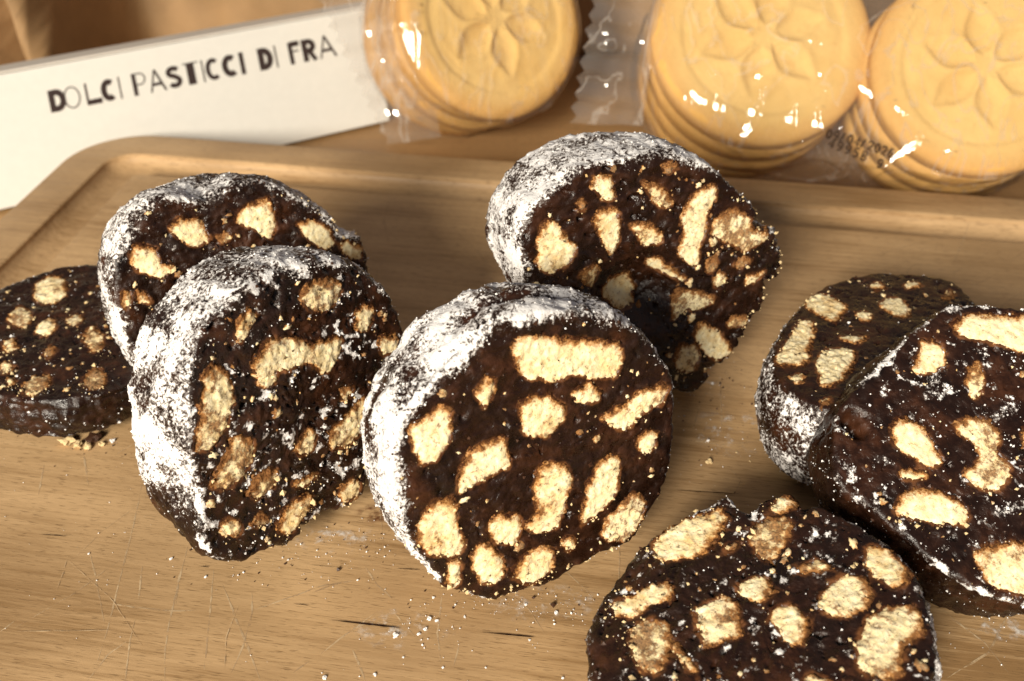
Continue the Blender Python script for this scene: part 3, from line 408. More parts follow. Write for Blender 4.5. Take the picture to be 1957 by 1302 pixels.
TXT = {"letters":[[[25.69,28.5],[27.56,28.51],[26.44,35.8],[28.3,35.81]],[[27.56,35.84],[27.35,33.89],[29.14,35.85],[28.84,33.89],[29.82,35.68],[28.95,33.85],[30.37,35.34],[29.12,33.74],[30.82,34.87],[29.29,33.56],[31.16,34.29],[29.44,33.3],[31.38,33.64],[29.54,32.98],[31.48,32.93],[29.6,32.6],[31.46,32.2],[29.59,32.19],[31.34,31.47],[29.52,31.78],[31.1,30.75],[29.39,31.4],[30.75,30.09],[29.21,31.07],[30.3,29.5],[29.01,30.8],[29.76,29.02],[28.81,30.62],[29.13,28.67],[28.62,30.51],[28.41,28.49],[28.5,30.47],[26.82,28.47],[27.01,30.45]],[[35.75,32.23],[36.18,32.23],[35.76,32.96],[36.18,33.04],[35.65,33.65],[36.06,33.8],[35.43,34.26],[35.81,34.49],[35.11,34.77],[35.44,35.07],[34.72,35.14],[34.98,35.51],[34.27,35.36],[34.43,35.78],[33.79,35.43],[33.83,35.87],[33.29,35.35],[33.21,35.77],[32.81,35.12],[32.62,35.49],[32.34,34.74],[32.07,35.04],[31.93,34.23],[31.6,34.45],[31.6,33.62],[31.22,33.76],[31.36,32.93],[30.96,33.0],[31.23,32.2],[30.82,32.2],[31.22,31.47],[30.8,31.39],[31.33,30.78],[30.92,30.62],[31.55,30.16],[31.16,29.93],[31.86,29.65],[31.53,29.34],[32.25,29.27],[31.99,28.9],[32.7,29.04],[32.54,28.62],[33.18,28.96],[33.14,28.52],[33.68,29.04],[33.77,28.62],[34.18,29.28],[34.37,28.9],[34.64,29.66],[34.92,29.35],[35.06,30.17],[35.4,29.95],[35.39,30.79],[35.77,30.65],[35.63,31.49],[36.04,31.42],[35.75,32.23],[36.18,32.23]],[[37.64,28.53],[38.35,28.53],[38.29,35.92],[38.99,35.92]],[[37.8,30.31],[37.64,28.53],[42.85,30.33],[42.71,28.54]],[[46.3,33.74],[47.66,35.18],[46.06,34.0],[47.21,35.61],[45.93,34.06],[46.53,35.93],[45.84,34.07],[45.76,35.98],[45.73,34.03],[45.01,35.73],[45.55,33.9],[44.35,35.26],[45.34,33.64],[43.83,34.63],[45.14,33.27],[43.44,33.9],[44.99,32.8],[43.18,33.1],[44.9,32.28],[43.04,32.27],[44.9,31.76],[43.04,31.43],[44.98,31.3],[43.18,30.63],[45.13,30.92],[43.45,29.9],[45.3,30.66],[43.88,29.27],[45.45,30.53],[44.46,28.8],[45.56,30.5],[45.18,28.56],[45.65,30.5],[45.97,28.61],[45.79,30.57],[46.7,28.95],[46.08,30.83],[47.22,29.39]],[[48.88,28.55],[49.39,28.55],[49.43,36.03],[49.93,36.03]],[[53.5,28.56],[54.9,28.56],[54.01,36.07],[55.39,36.09]],[[55.14,36.09],[55.11,35.64],[56.65,36.1],[56.61,35.65],[57.08,36.05],[56.95,35.62],[57.49,35.9],[57.27,35.5],[57.85,35.65],[57.55,35.31],[58.15,35.32],[57.78,35.05],[58.36,34.93],[57.94,34.74],[58.47,34.49],[58.04,34.39],[58.5,34.02],[58.05,34.02],[58.42,33.55],[57.99,33.65],[58.24,33.11],[57.85,33.3],[57.98,32.71],[57.65,32.98],[57.65,32.37],[57.39,32.72],[57.25,32.11],[57.08,32.52],[56.82,31.95],[56.75,32.39],[56.38,31.9],[56.4,32.35],[54.86,31.89],[54.89,32.34]],[[59.13,28.65],[59.66,28.49],[61.66,36.23],[62.18,36.08]],[[62.27,36.3],[61.57,36.01],[64.83,28.72],[64.11,28.44]],[[60.24,31.69],[60.17,30.63],[63.76,31.71],[63.7,30.65]],[[69.19,34.13],[70.36,35.38],[68.97,34.35],[69.95,35.75],[68.72,34.48],[69.34,36.06],[68.4,34.55],[68.66,36.2],[68.04,34.54],[67.95,36.2],[67.71,34.47],[67.25,36.04],[67.46,34.34],[66.61,35.72],[67.3,34.21],[66.07,35.25],[67.25,34.12],[65.7,34.62],[67.24,34.08],[65.59,33.89],[67.26,34.02],[65.77,33.21],[67.35,33.91],[66.18,32.66],[67.54,33.78],[66.74,32.27],[67.83,33.68],[67.39,32.04],[68.57,33.54],[67.7,32.06],[69.14,32.98],[68.13,31.59],[69.54,32.84],[68.67,31.36],[70.1,32.4],[68.87,31.21],[70.5,31.81],[68.97,31.06],[70.67,31.09],[69.0,30.93],[70.57,30.35],[68.98,30.8],[70.21,29.68],[68.91,30.66],[69.67,29.15],[68.74,30.51],[69.02,28.79],[68.49,30.37],[68.29,28.61],[68.18,30.29],[67.56,28.61],[67.84,30.29],[66.86,28.79],[67.54,30.37],[66.24,29.14],[67.3,30.5],[65.83,29.56],[67.07,30.76]],[[72.66,28.6],[75.42,28.6],[72.99,36.27],[75.73,36.3]],[[71.86,36.26],[71.83,35.8],[77.26,36.31],[77.25,35.85]],[[78.07,28.61],[78.61,28.61],[78.35,36.32],[78.89,36.33]],[[83.01,34.38],[84.09,35.52],[82.68,34.7],[83.59,35.98],[82.45,34.81],[82.88,36.3],[82.24,34.82],[82.09,36.34],[82.01,34.75],[81.34,36.1],[81.75,34.55],[80.69,35.62],[81.47,34.2],[80.17,34.98],[81.23,33.72],[79.79,34.22],[81.07,33.14],[79.55,33.38],[80.99,32.5],[79.45,32.49],[81.02,31.87],[79.49,31.61],[81.15,31.28],[79.67,30.76],[81.36,30.8],[80.0,30.0],[81.62,30.45],[80.48,29.35],[81.87,30.25],[81.1,28.87],[82.09,30.18],[81.85,28.63],[82.3,30.2],[82.65,28.69],[82.54,30.31],[83.38,29.02],[82.89,30.63],[83.92,29.49]],[[89.08,34.05],[90.44,35.6],[88.77,34.32],[89.89,36.04],[88.59,34.4],[89.11,36.36],[88.44,34.41],[88.25,36.41],[88.27,34.36],[87.42,36.16],[88.06,34.21],[86.71,35.68],[87.83,33.94],[86.15,35.02],[87.62,33.55],[85.73,34.26],[87.47,33.07],[85.48,33.41],[87.41,32.54],[85.37,32.53],[87.45,32.01],[85.43,31.64],[87.57,31.53],[85.64,30.8],[87.76,31.14],[86.01,30.02],[87.97,30.87],[86.55,29.37],[88.18,30.72],[87.24,28.89],[88.35,30.67],[88.06,28.64],[88.5,30.68],[88.93,28.7],[88.68,30.76],[89.74,29.03],[89.01,31.05],[90.31,29.49]],[[91.93,28.64],[93.53,28.64],[92.08,36.46],[93.66,36.48]],[[98.87,28.65],[101.06,28.65],[98.96,36.53],[101.12,36.55]],[[100.27,36.58],[100.22,34.47],[101.25,36.58],[101.02,34.47],[102.02,36.4],[101.2,34.42],[102.7,36.03],[101.41,34.31],[103.28,35.52],[101.62,34.11],[103.73,34.9],[101.82,33.83],[104.06,34.19],[101.99,33.48],[104.25,33.43],[102.09,33.07],[104.32,32.64],[102.12,32.63],[104.25,31.85],[102.08,32.19],[104.04,31.08],[101.98,31.77],[103.71,30.36],[101.81,31.42],[103.25,29.73],[101.6,31.13],[102.66,29.2],[101.38,30.93],[101.97,28.82],[101.17,30.82],[101.19,28.63],[100.99,30.77],[100.2,28.61],[100.19,30.76]],[[105.25,28.66],[105.83,28.66],[105.27,36.59],[105.84,36.6]],[[110.54,28.67],[112.12,28.68],[110.51,36.65],[112.07,36.66]],[[111.29,36.81],[111.3,34.91],[114.8,36.85],[114.82,34.94]],[[111.3,33.6],[111.31,33.04],[114.42,33.62],[114.42,33.06]],[[115.74,28.68],[117.75,28.69],[115.65,36.7],[117.65,36.72]],[[117.31,36.72],[117.34,34.8],[118.31,36.73],[118.27,34.81],[118.87,36.67],[118.45,34.8],[119.44,36.49],[118.59,34.75],[119.95,36.19],[118.72,34.68],[120.38,35.79],[118.83,34.58],[120.71,35.3],[118.91,34.45],[120.92,34.76],[118.96,34.32],[120.99,34.19],[118.98,34.18],[120.94,33.62],[118.97,34.03],[120.75,33.07],[118.92,33.9],[120.43,32.58],[118.84,33.78],[120.02,32.17],[118.74,33.67],[119.51,31.86],[118.61,33.6],[118.95,31.67],[118.47,33.55],[118.38,31.6],[118.29,33.53],[117.38,31.6],[117.36,33.52]],[[119.11,32.7],[117.64,31.95],[121.16,29.07],[119.67,28.31]],[[122.12,28.78],[122.73,28.61],[124.42,36.87],[125.03,36.71]],[[125.11,36.95],[124.34,36.63],[128.85,28.87],[128.06,28.55]],[[123.14,32.03],[123.17,30.89],[127.31,32.05],[127.34,30.91]]],"date":[[[100.37,283.81,14.4],[100.99,283.7,14.25],[100.46,284.12,14.78],[101.11,284.09,14.76],[100.42,284.36,15.09],[101.04,284.47,15.23],[100.33,284.46,15.23],[100.75,284.76,15.61],[100.28,284.47,15.24],[100.21,284.87,15.75],[100.11,284.42,15.17],[99.7,284.72,15.56],[99.86,284.23,14.93],[99.3,284.44,15.2],[99.65,283.95,14.57],[99.04,284.07,14.72],[99.56,283.65,14.19],[98.92,283.67,14.21],[99.6,283.41,13.88],[98.98,283.3,13.74],[99.69,283.3,13.74],[99.27,283.0,13.36],[99.75,283.29,13.73],[99.82,282.9,13.22],[99.92,283.35,13.8],[100.33,283.04,13.41],[100.17,283.53,14.04],[100.72,283.33,13.77],[100.37,283.81,14.4],[100.99,283.7,14.25]],[[102.72,283.83,14.42],[103.34,283.71,14.27],[102.74,283.98,14.61],[103.37,284.04,14.69],[102.65,284.09,14.76],[103.15,284.35,15.08],[102.52,284.15,14.83],[102.71,284.53,15.32],[102.35,284.15,14.83],[102.17,284.53,15.32],[102.18,284.08,14.74],[101.71,284.36,15.1],[102.06,283.96,14.58],[101.44,284.07,14.73],[102.04,283.81,14.39],[101.4,283.74,14.3],[102.12,283.69,14.24],[101.62,283.44,13.92],[102.26,283.63,14.17],[102.07,283.25,13.68],[102.42,283.63,14.17],[102.6,283.25,13.68],[102.6,283.7,14.25],[103.06,283.42,13.9],[102.72,283.83,14.42],[103.34,283.71,14.27]],[[103.33,283.7,14.25],[102.73,283.85,14.44],[102.79,282.89,13.22],[102.27,283.13,13.52],[101.87,282.57,12.81],[101.78,282.97,13.31],[101.22,282.73,13.02],[101.52,283.09,13.47]],[[102.91,282.6,12.85],[103.42,282.36,12.53],[104.85,284.13,14.8],[105.36,283.88,14.49]],[[106.95,282.75,13.04],[107.56,282.63,12.88],[107.03,283.05,13.42],[107.68,283.03,13.4],[107.0,283.29,13.73],[107.62,283.4,13.87],[106.91,283.4,13.86],[107.33,283.7,14.25],[106.85,283.41,13.88],[106.78,283.8,14.38],[106.68,283.35,13.81],[106.27,283.66,14.2],[106.43,283.17,13.57],[105.88,283.37,13.84],[106.23,282.89,13.21],[105.61,283.0,13.36],[106.14,282.58,12.82],[105.49,282.61,12.85],[106.18,282.34,12.52],[105.55,282.23,12.37],[106.27,282.24,12.38],[105.85,281.94,11.99],[106.32,282.23,12.37],[106.39,281.83,11.86],[106.49,282.28,12.44],[106.9,281.98,12.05],[106.74,282.47,12.68],[107.3,282.26,12.41],[106.95,282.75,13.04],[107.56,282.63,12.88]],[[108.42,281.54,11.49],[109.04,281.43,11.34],[109.33,283.1,13.48],[109.86,283.33,13.77],[108.24,282.19,12.31],[107.6,282.23,12.37],[109.48,282.12,12.23],[109.29,281.74,11.74]],[[109.43,281.42,11.34],[109.94,281.18,11.02],[111.37,282.95,13.29],[111.88,282.7,12.98]],[[112.4,282.25,12.39],[112.91,282.01,12.08],[112.64,282.44,12.63],[113.07,282.14,12.25],[113.03,282.57,12.8],[113.21,282.19,12.32],[113.48,282.58,12.82],[113.35,282.19,12.32],[113.89,282.46,12.67],[113.47,282.16,12.27],[114.16,282.24,12.38],[113.57,282.08,12.18],[114.25,281.97,12.04],[113.6,281.97,12.03],[114.17,281.69,11.68],[113.57,281.84,11.87],[113.89,281.44,11.36],[113.5,281.76,11.76],[112.31,280.85,10.61],[111.68,280.94,10.72],[113.43,280.83,10.58],[113.24,280.45,10.09]],[[115.58,281.06,10.88],[116.2,280.95,10.73],[115.67,281.36,11.26],[116.31,281.34,11.24],[115.63,281.6,11.57],[116.25,281.72,11.71],[115.54,281.71,11.71],[115.96,282.01,12.09],[115.49,281.72,11.72],[115.42,282.12,12.22],[115.31,281.67,11.65],[114.9,281.97,12.04],[115.06,281.48,11.41],[114.51,281.69,11.68],[114.86,281.2,11.05],[114.24,281.32,11.2],[114.77,280.9,10.67],[114.12,280.92,10.69],[114.81,280.66,10.36],[114.19,280.55,10.22],[114.9,280.55,10.22],[114.48,280.25,9.84],[114.95,280.54,10.21],[115.02,280.15,9.7],[115.12,280.6,10.28],[115.53,280.29,9.89],[115.37,280.78,10.52],[115.93,280.57,10.25],[115.58,281.06,10.88],[116.2,280.95,10.73]],[[116.68,281.33,11.21],[117.19,281.09,10.91],[116.92,281.52,11.46],[117.34,281.22,11.07],[117.31,281.65,11.63],[117.49,281.27,11.14],[117.76,281.66,11.64],[117.63,281.27,11.14],[118.16,281.54,11.49],[117.75,281.24,11.1],[118.43,281.32,11.21],[117.84,281.16,11.0],[118.53,281.05,10.86],[117.88,281.04,10.85],[118.45,280.77,10.51],[117.84,280.92,10.69],[118.16,280.52,10.18],[117.77,280.84,10.59],[116.59,279.93,9.43],[115.96,280.02,9.54],[117.71,279.91,9.4],[117.52,279.53,8.92]],[[119.64,279.76,9.21],[120.25,279.65,9.06],[119.65,279.91,9.4],[120.29,279.98,9.49],[119.57,280.03,9.55],[120.07,280.28,9.88],[119.43,280.09,9.63],[119.62,280.47,10.11],[119.27,280.09,9.63],[119.09,280.47,10.12],[119.09,280.02,9.54],[118.63,280.3,9.89],[118.97,279.89,9.38],[118.35,280.01,9.53],[118.95,279.74,9.18],[118.32,279.67,9.1],[119.04,279.62,9.04],[118.54,279.37,8.71],[119.17,279.57,8.96],[118.98,279.19,8.47],[119.34,279.57,8.96],[119.52,279.18,8.47],[119.51,279.63,9.05],[119.98,279.36,8.69],[119.64,279.76,9.21],[120.25,279.65,9.06]],[[118.36,280.02,9.55],[118.96,279.87,9.35],[118.9,280.83,10.57],[119.42,280.59,10.27],[119.84,281.15,10.99],[119.89,280.75,10.48],[120.53,280.93,10.71],[120.19,280.59,10.28]],[[100.3,281.17,11.01],[100.9,281.01,10.81],[101.45,282.66,12.93],[102.02,282.86,13.17],[100.23,281.82,11.84],[99.59,281.9,11.94],[101.45,281.68,11.66],[101.2,281.31,11.19]],[[103.94,281.72,11.72],[104.54,281.57,11.53],[103.98,281.87,11.91],[104.63,281.9,11.95],[103.92,281.99,12.07],[104.45,282.21,12.35],[103.79,282.06,12.15],[104.04,282.43,12.62],[103.63,282.07,12.16],[103.51,282.46,12.66],[103.44,282.01,12.09],[103.02,282.31,12.48],[103.3,281.89,11.94],[102.7,282.04,12.13],[103.26,281.74,11.75],[102.61,281.71,11.71],[103.32,281.62,11.59],[102.78,281.4,11.31],[103.45,281.56,11.51],[103.2,281.19,11.04],[103.61,281.55,11.5],[103.73,281.16,11.0],[103.8,281.6,11.57],[104.22,281.3,11.18],[103.94,281.72,11.72],[104.54,281.57,11.53]],[[104.52,281.56,11.51],[103.95,281.74,11.74],[103.86,280.79,10.53],[103.38,281.06,10.87],[102.89,280.52,10.19],[102.87,280.92,10.7],[102.28,280.72,10.44],[102.62,281.06,10.87]],[[106.52,281.13,10.96],[107.12,280.98,10.77],[106.56,281.28,11.15],[107.21,281.31,11.19],[106.5,281.4,11.31],[107.03,281.62,11.59],[106.37,281.46,11.39],[106.62,281.83,11.86],[106.21,281.47,11.4],[106.09,281.87,11.9],[106.02,281.42,11.33],[105.6,281.72,11.72],[105.88,281.3,11.18],[105.28,281.45,11.37],[105.84,281.15,10.99],[105.19,281.12,10.95],[105.9,281.03,10.83],[105.37,280.81,10.55],[106.03,280.96,10.75],[105.78,280.6,10.28],[106.19,280.95,10.74],[106.31,280.56,10.24],[106.38,281.01,10.81],[106.8,280.71,10.42],[106.52,281.13,10.96],[107.12,280.98,10.77]],[[107.11,280.96,10.75],[106.53,281.15,10.98],[106.44,280.2,9.77],[105.96,280.46,10.11],[105.48,279.93,9.43],[105.45,280.33,9.94],[104.86,280.13,9.68],[105.21,280.47,10.11]],[[109.49,280.68,10.39],[109.74,281.05,10.86],[108.65,280.96,10.75],[108.42,281.33,11.22],[108.31,280.47,10.11],[107.67,280.5,10.15],[108.56,280.58,10.26],[108.32,280.21,9.79],[108.98,280.43,10.07],[108.51,280.16,9.72],[109.23,280.14,9.69],[108.6,280.05,9.58],[109.22,279.8,9.26],[108.6,279.89,9.38],[108.97,279.49,8.87],[108.47,279.75,9.19],[108.53,279.29,8.61],[108.29,279.66,9.08],[107.99,279.26,8.57],[108.11,279.65,9.07],[107.51,279.42,8.77],[107.98,279.69,9.12],[107.29,279.67,9.09],[107.86,279.85,9.32]],[[109.62,278.96,8.18],[110.21,278.8,7.98],[110.8,280.68,10.38],[111.3,280.42,10.06],[112.1,280.41,10.04],[111.59,280.16,9.73],[112.18,279.82,9.28],[111.59,279.99,9.5],[111.36,279.39,8.73],[111.24,279.78,9.23],[110.4,279.56,8.95],[110.61,279.94,9.44]],[[111.62,279.62,9.03],[110.98,279.54,8.93],[111.77,279.0,8.23],[111.16,279.14,8.41],[110.83,278.52,7.62],[110.72,278.91,8.13],[109.82,278.73,7.89],[110.05,279.1,8.36]],[[116.56,278.34,7.39],[117.16,278.19,7.2],[116.6,278.49,7.58],[117.25,278.52,7.62],[116.54,278.61,7.74],[117.08,278.83,8.02],[116.41,278.68,7.82],[116.66,279.04,8.29],[116.25,278.69,7.83],[116.13,279.08,8.33],[116.06,278.63,7.76],[115.64,278.93,8.15],[115.92,278.51,7.61],[115.32,278.66,7.8],[115.88,278.36,7.42],[115.24,278.33,7.38],[115.95,278.24,7.26],[115.41,278.02,6.98],[116.07,278.17,7.18],[115.82,277.81,6.71],[116.24,278.16,7.17],[116.36,277.77,6.67],[116.42,278.22,7.24],[116.84,277.92,6.85],[116.56,278.34,7.39],[117.16,278.19,7.2]],[[117.15,278.17,7.18],[116.57,278.36,7.41],[116.49,277.41,6.2],[116.01,277.67,6.54],[115.52,277.14,5.86],[115.49,277.54,6.37],[114.9,277.34,6.11],[115.25,277.68,6.54]]],"b0":[-176.57,293.29,-20.0],"e":[0.8776,0.4795,0.0],"n":[0.469,-0.8584,0.2079],"up":[-0.0997,0.1825,0.9781],"dn":[0.0,-0.788,0.6157]}
GND = {"scr":[[[-79.6,147.1],[-77.9,134.7],[-76.4,121.1],[-75.2,110.5],[-74.7,103.5]],[[-84.4,128.2],[-79.9,119.2],[-76.3,111.8]],[[-65.4,130.7],[-64.8,121.1],[-64.1,111.8],[-63.2,105.5],[-61.5,99.4]],[[-58.7,123.9],[-57.0,113.9],[-55.1,101.6]],[[-56.5,121.1],[-52.1,113.0],[-48.2,106.3],[-44.7,99.6]],[[-50.1,118.8],[-49.0,113.9],[-49.2,106.3],[-50.1,100.8]],[[-49.1,114.3],[-43.4,117.0],[-36.5,120.2],[-31.1,121.3]],[[-77.0,116.1],[-69.6,114.8],[-64.1,114.3],[-59.7,114.3]],[[-25.4,113.0],[-29.0,110.5],[-31.9,108.0],[-34.9,104.7]],[[-94.9,109.6],[-93.0,112.2]],[[-73.0,124.8],[-71.4,117.0]],[[-75.3,99.4],[-73.3,104.7],[-70.7,107.6]],[[-95.8,157.1],[-91.0,146.6]],[[-102.9,152.9],[-100.7,143.8]],[[-70.7,112.2],[-70.0,106.3],[-68.5,99.4]],[[-65.2,122.9],[-64.0,115.7]],[[-29.3,125.2],[-26.3,120.5],[-22.9,117.1]],[[-39.0,118.2],[-35.3,120.1],[-30.8,121.3]],[[-34.8,104.9],[-32.0,107.8],[-28.0,111.7],[-25.3,114.2]],[[-22.2,113.8],[-19.9,110.9],[-17.9,108.5]],[[-13.4,118.2],[-13.8,109.5],[-12.9,103.4]],[[-29.1,105.8],[-27.2,102.1],[-26.0,99.5]],[[-10.5,102.1],[-9.6,107.5]],[[5.9,114.2],[10.1,113.1],[14.0,112.5]],[[10.3,124.0],[14.4,119.0],[15.8,116.4]],[[-39.1,101.1],[-36.6,103.4]],[[44.3,172.7],[42.0,165.7],[40.9,162.8]],[[38.0,160.9],[46.8,159.1],[55.8,160.0]],[[50.5,181.1],[48.0,163.8]],[[81.4,114.6],[84.3,110.5],[94.2,108.0]],[[82.4,112.5],[86.6,107.5],[88.8,100.4]],[[94.4,114.6],[86.5,105.1],[77.2,100.0]]],"crk":[[[-34.4,112.2],[-20.5,110.4],0.55],[[-5.9,109.5],[4.4,108.4],0.5],[[33.5,145.2],[49.7,143.9],0.3],[[-40.2,125.2],[-34.9,124.5],0.15],[[-96.4,132.9],[-90.4,132.4],0.25],[[-61.8,124.8],[-59.7,124.5],0.25],[[-41.7,115.8],[-38.6,115.5],0.2],[[-23.0,124.2],[-17.9,123.9],0.25]],"crumb":[[-21.5,108.7,0.62,"s"],[-15.5,112.5,0.57,"s"],[-14.1,112.0,0.41,"s"],[-16.1,110.1,0.44,"s"],[-17.2,109.1,0.4,"s"],[-16.4,106.8,0.28,"s"],[-19.7,104.2,0.25,"s"],[-24.4,100.6,0.4,"s"],[-33.3,100.0,0.52,"s"],[-15.0,117.3,0.32,"s"],[8.3,113.8,0.47,"s"],[2.6,115.7,0.38,"s"],[-8.9,112.9,0.28,"s"],[-12.4,102.1,0.27,"s"],[-4.7,102.1,0.24,"s"],[3.2,107.8,0.25,"s"],[9.0,100.0,0.3,"s"],[-67.8,126.6,0.41,"s"],[-84.6,127.9,0.26,"s"],[-59.8,122.2,0.36,"s"],[-52.7,123.3,0.28,"s"],[-44.5,126.4,0.24,"s"],[43.3,153.4,0.92,"b"],[50.0,156.5,0.33,"b"],[52.5,153.8,0.26,"b"],[48.4,180.0,0.5,"s"],[-100.2,159.7,1.68,"b"],[-97.3,158.6,1.22,"b"],[-94.3,160.4,2.0,"c"],[-94.9,158.2,1.1,"b"],[-90.1,160.0,0.66,"s"],[-92.1,158.9,0.88,"b"]]}

# ---------------------------------------------------------------- table
def box_mesh(name, lo, hi, mat, parent=None, bevel=0.0, seg=2):
    bm = bmesh.new()
    bmesh.ops.create_cube(bm, size=1)
    for v in bm.verts:
        v.co = Vector([lo[i] + (v.co[i] + 0.5) * (hi[i] - lo[i]) for i in range(3)])
    if bevel:
        bmesh.ops.bevel(bm, geom=bm.edges[:], offset=bevel, segments=seg, affect='EDGES', profile=0.5)
    me = bpy.data.meshes.new(name)
    bm.to_mesh(me); bm.free()
    me.materials.append(mat)
    o = bpy.data.objects.new(name, me)
    COL.objects.link(o)
    if parent is not None: o.parent = parent
    return o

table = box_mesh('table_top', (-0.55, -0.25, -0.05), (0.60, 0.62, -0.02), M['table'], None, 0.003)
tag(table, kind='structure')

# ---------------------------------------------------------------- cutting board
BO, BROT = Vector((-0.1466, 0.3168, 0)), R(-8.75)
BL, BW, BR = 0.42, 0.285, 0.024
def ring_pts(d, z, arc=14):
    r = max(BR - d, 0.0025)
    x0, x1, y0, y1 = d, BL - d, -BW + d, -d
    pts = []
    for (cx, cy, a0) in ((x1 - r, y1 - r, 0), (x0 + r, y1 - r, 90), (x0 + r, y0 + r, 180), (x1 - r, y0 + r, 270)):
        for i in range(arc + 1):
            a = R(a0 + 90 * i / arc)
            pts.append((cx + r * math.cos(a), cy + r * math.sin(a), z))
    return pts
prof = [(0.0012, -0.0198), (0, -0.0185), (0, -0.002), (0.0003, -0.0009), (0.0009, -0.0003), (0.0018, 0), (0.0145, 0), (0.0150, -0.0003)]
for i in range(1, 12):
    a = math.pi * i / 12
    prof.append((0.0215 - 0.0065 * math.cos(a), -0.0004 - 0.0042 * math.sin(a)))
prof += [(0.0280, -0.0003), (0.0285, 0)]
bv, bf = [], []
for d, z in prof:
    bv += ring_pts(d, z)
nr = len(ring_pts(0, 0))
for j in range(len(prof) - 1):
    for i in range(nr):
        a, b = j * nr + i, j * nr + (i + 1) % nr
        bf.append((a, b, b + nr, a + nr))
bf.append(tuple(range((len(prof) - 1) * nr, len(prof) * nr)))
bf.append(tuple(reversed(range(nr))))
board = empty('cutting_board', Matrix.Translation(BO) @ Matrix.Rotation(BROT, 4, 'Z'))
tag(board, 'worn wooden cutting board with a juice groove, carrying all the chocolate slices', 'cutting board')
bo = mesh_obj('board_body', bv, bf, M['board'], board)
bo.data.set_sharp_from_angle(angle=R(22))
binv = (Matrix.Translation(BO) @ Matrix.Rotation(BROT, 4, 'Z')).inverted()
def to_board(x, y, z=0.0):
    return binv @ Vector((x * MM, y * MM, z))

random.seed(3)
sv, sf = [], []
def add_scratch(pl, w0, z):
    pts = []
    for i in range(len(pl) - 1):
        a, b = Vector(pl[i]), Vector(pl[i + 1])
        k = max(2, int((b - a).length / 1.2))
        for s in range(k):
            pts.append(a.lerp(b, s / k))
    pts.append(Vector(pl[-1]))
    n0 = len(sv)
    for i, p in enumerate(pts):
        t = (pts[min(i + 1, len(pts) - 1)] - pts[max(i - 1, 0)]).normalized()
        m = Vector((-t.y, t.x))
        f = min(1, 4 * min(i, len(pts) - 1 - i) / len(pts) + 0.15)
        w = w0 * f * random.uniform(0.5, 1.2)
        j = m * random.uniform(-0.06, 0.06)
        for s in (-1, 1):
            q = p + j + m * s * w * 0.5
            sv.append(to_board(q.x, q.y, z))
    for i in range(len(pts) - 1):
        a = n0 + 2 * i
        sf.append((a, a + 1, a + 3, a + 2))
for i, pl in enumerate(GND['scr']):
    add_scratch(pl, random.uniform(0.28, 0.46), 0.00004 + 0.0000006 * i)
for i in range(150):
    x, y = random.uniform(-150, 170), random.uniform(100, 250)
    a = R(random.choice([random.gauss(80, 14), random.gauss(110, 18), random.gauss(25, 20)]))
    l = random.uniform(5, 32)
    c = random.uniform(-2, 2)
    add_scratch([(x, y), (x + l / 2 * math.cos(a) + c, y + l / 2 * math.sin(a)), (x + l * math.cos(a), y + l * math.sin(a))], random.uniform(0.10, 0.24), 0.00007 + 0.0000006 * i)
o = mesh_obj('knife_scratches', sv, sf, M['scratch'], board, smooth=False)
tag(o, kind='stuff')
for (a, b, w) in GND['crk']:
    a, b = Vector(a), Vector(b)
    t = (b - a).normalized(); m = Vector((-t.y, t.x)); n = 16
    up_, lo_ = [], []
    for i in range(n + 1):
        s = i / n
        h = w * (math.sin(math.pi * s) ** 0.7) * (0.5 + 0.35 * random.random()) * (0.45 + 0.8 * s)
        p = a.lerp(b, s)
        up_.append(to_board(*(p + m * h * 0.5), 0.00018)); lo_.append(to_board(*(p - m * h * 0.5), 0.00018))
    v = up_ + lo_
    f = [(i, i + n + 1, i + n + 2, i + 1) for i in range(n)]
    mesh_obj('crack', v, f, M['crack'], board, smooth=False)

for si_, (x, y, rx, ry, km) in enumerate(STAINS):
    zs = 0.00021 + 0.00001 * si_
    v, f, fd = [to_board(x, y, zs)], [], [1.0]
    for q in (0.5, 1.0):
        for i in range(28):
            a = 2 * math.pi * i / 28
            v.append(to_board(x + rx * q * math.cos(a), y + ry * q * math.sin(a), zs)); fd.append(1.0 if q < 1 else 0.0)
    for i in range(28):
        j = (i + 1) % 28
        f += [(0, 1 + i, 1 + j), (1 + i, 29 + i, 29 + j, 1 + j)]
    mesh_obj('chocolate_stain' if km == 'stain' else 'sugar_veil', v, f, M[km], board, smooth=False, attrs={'fade': fd})

# ---------------------------------------------------------------- brown paper behind
pv, pf = [], []
nx, nz = 260, 24
for i in range(nx + 1):
    for j in range(nz + 1):
        x = -0.32 + 0.66 * i / nx
        z = -0.0195 + 0.15 * j / nz
        y = 0.435 + 0.10 * (z + 0.02)
        for (c0, sl, h, wl, wr) in FOLDS:
            u = x - (c0 + sl * (z + 0.02))
            s = math.exp(-((u / wl) ** 2)) if u < 0 else math.exp(-((u / wr) ** 2))
            y -= h * s
        pv.append((x, y, z))
pvn = np.array(pv)
pvn[:, 1] += 0.0022 * fbm(pvn * (28, 1, 22), 3)
for i in range(nx):
    for j in range(nz):
        a = i * (nz + 1) + j
        pf.append((a, a + nz + 1, a + nz + 2, a + 1))
paper = mesh_obj('kraft_paper_bag', pvn, pf, M['paper'])
md = paper.modifiers.new('thickness', 'SOLIDIFY'); md.thickness = 0.0004; md.offset = 1
tag(paper, 'creased brown kraft paper bag standing behind the white box and cookies', 'paper bag')

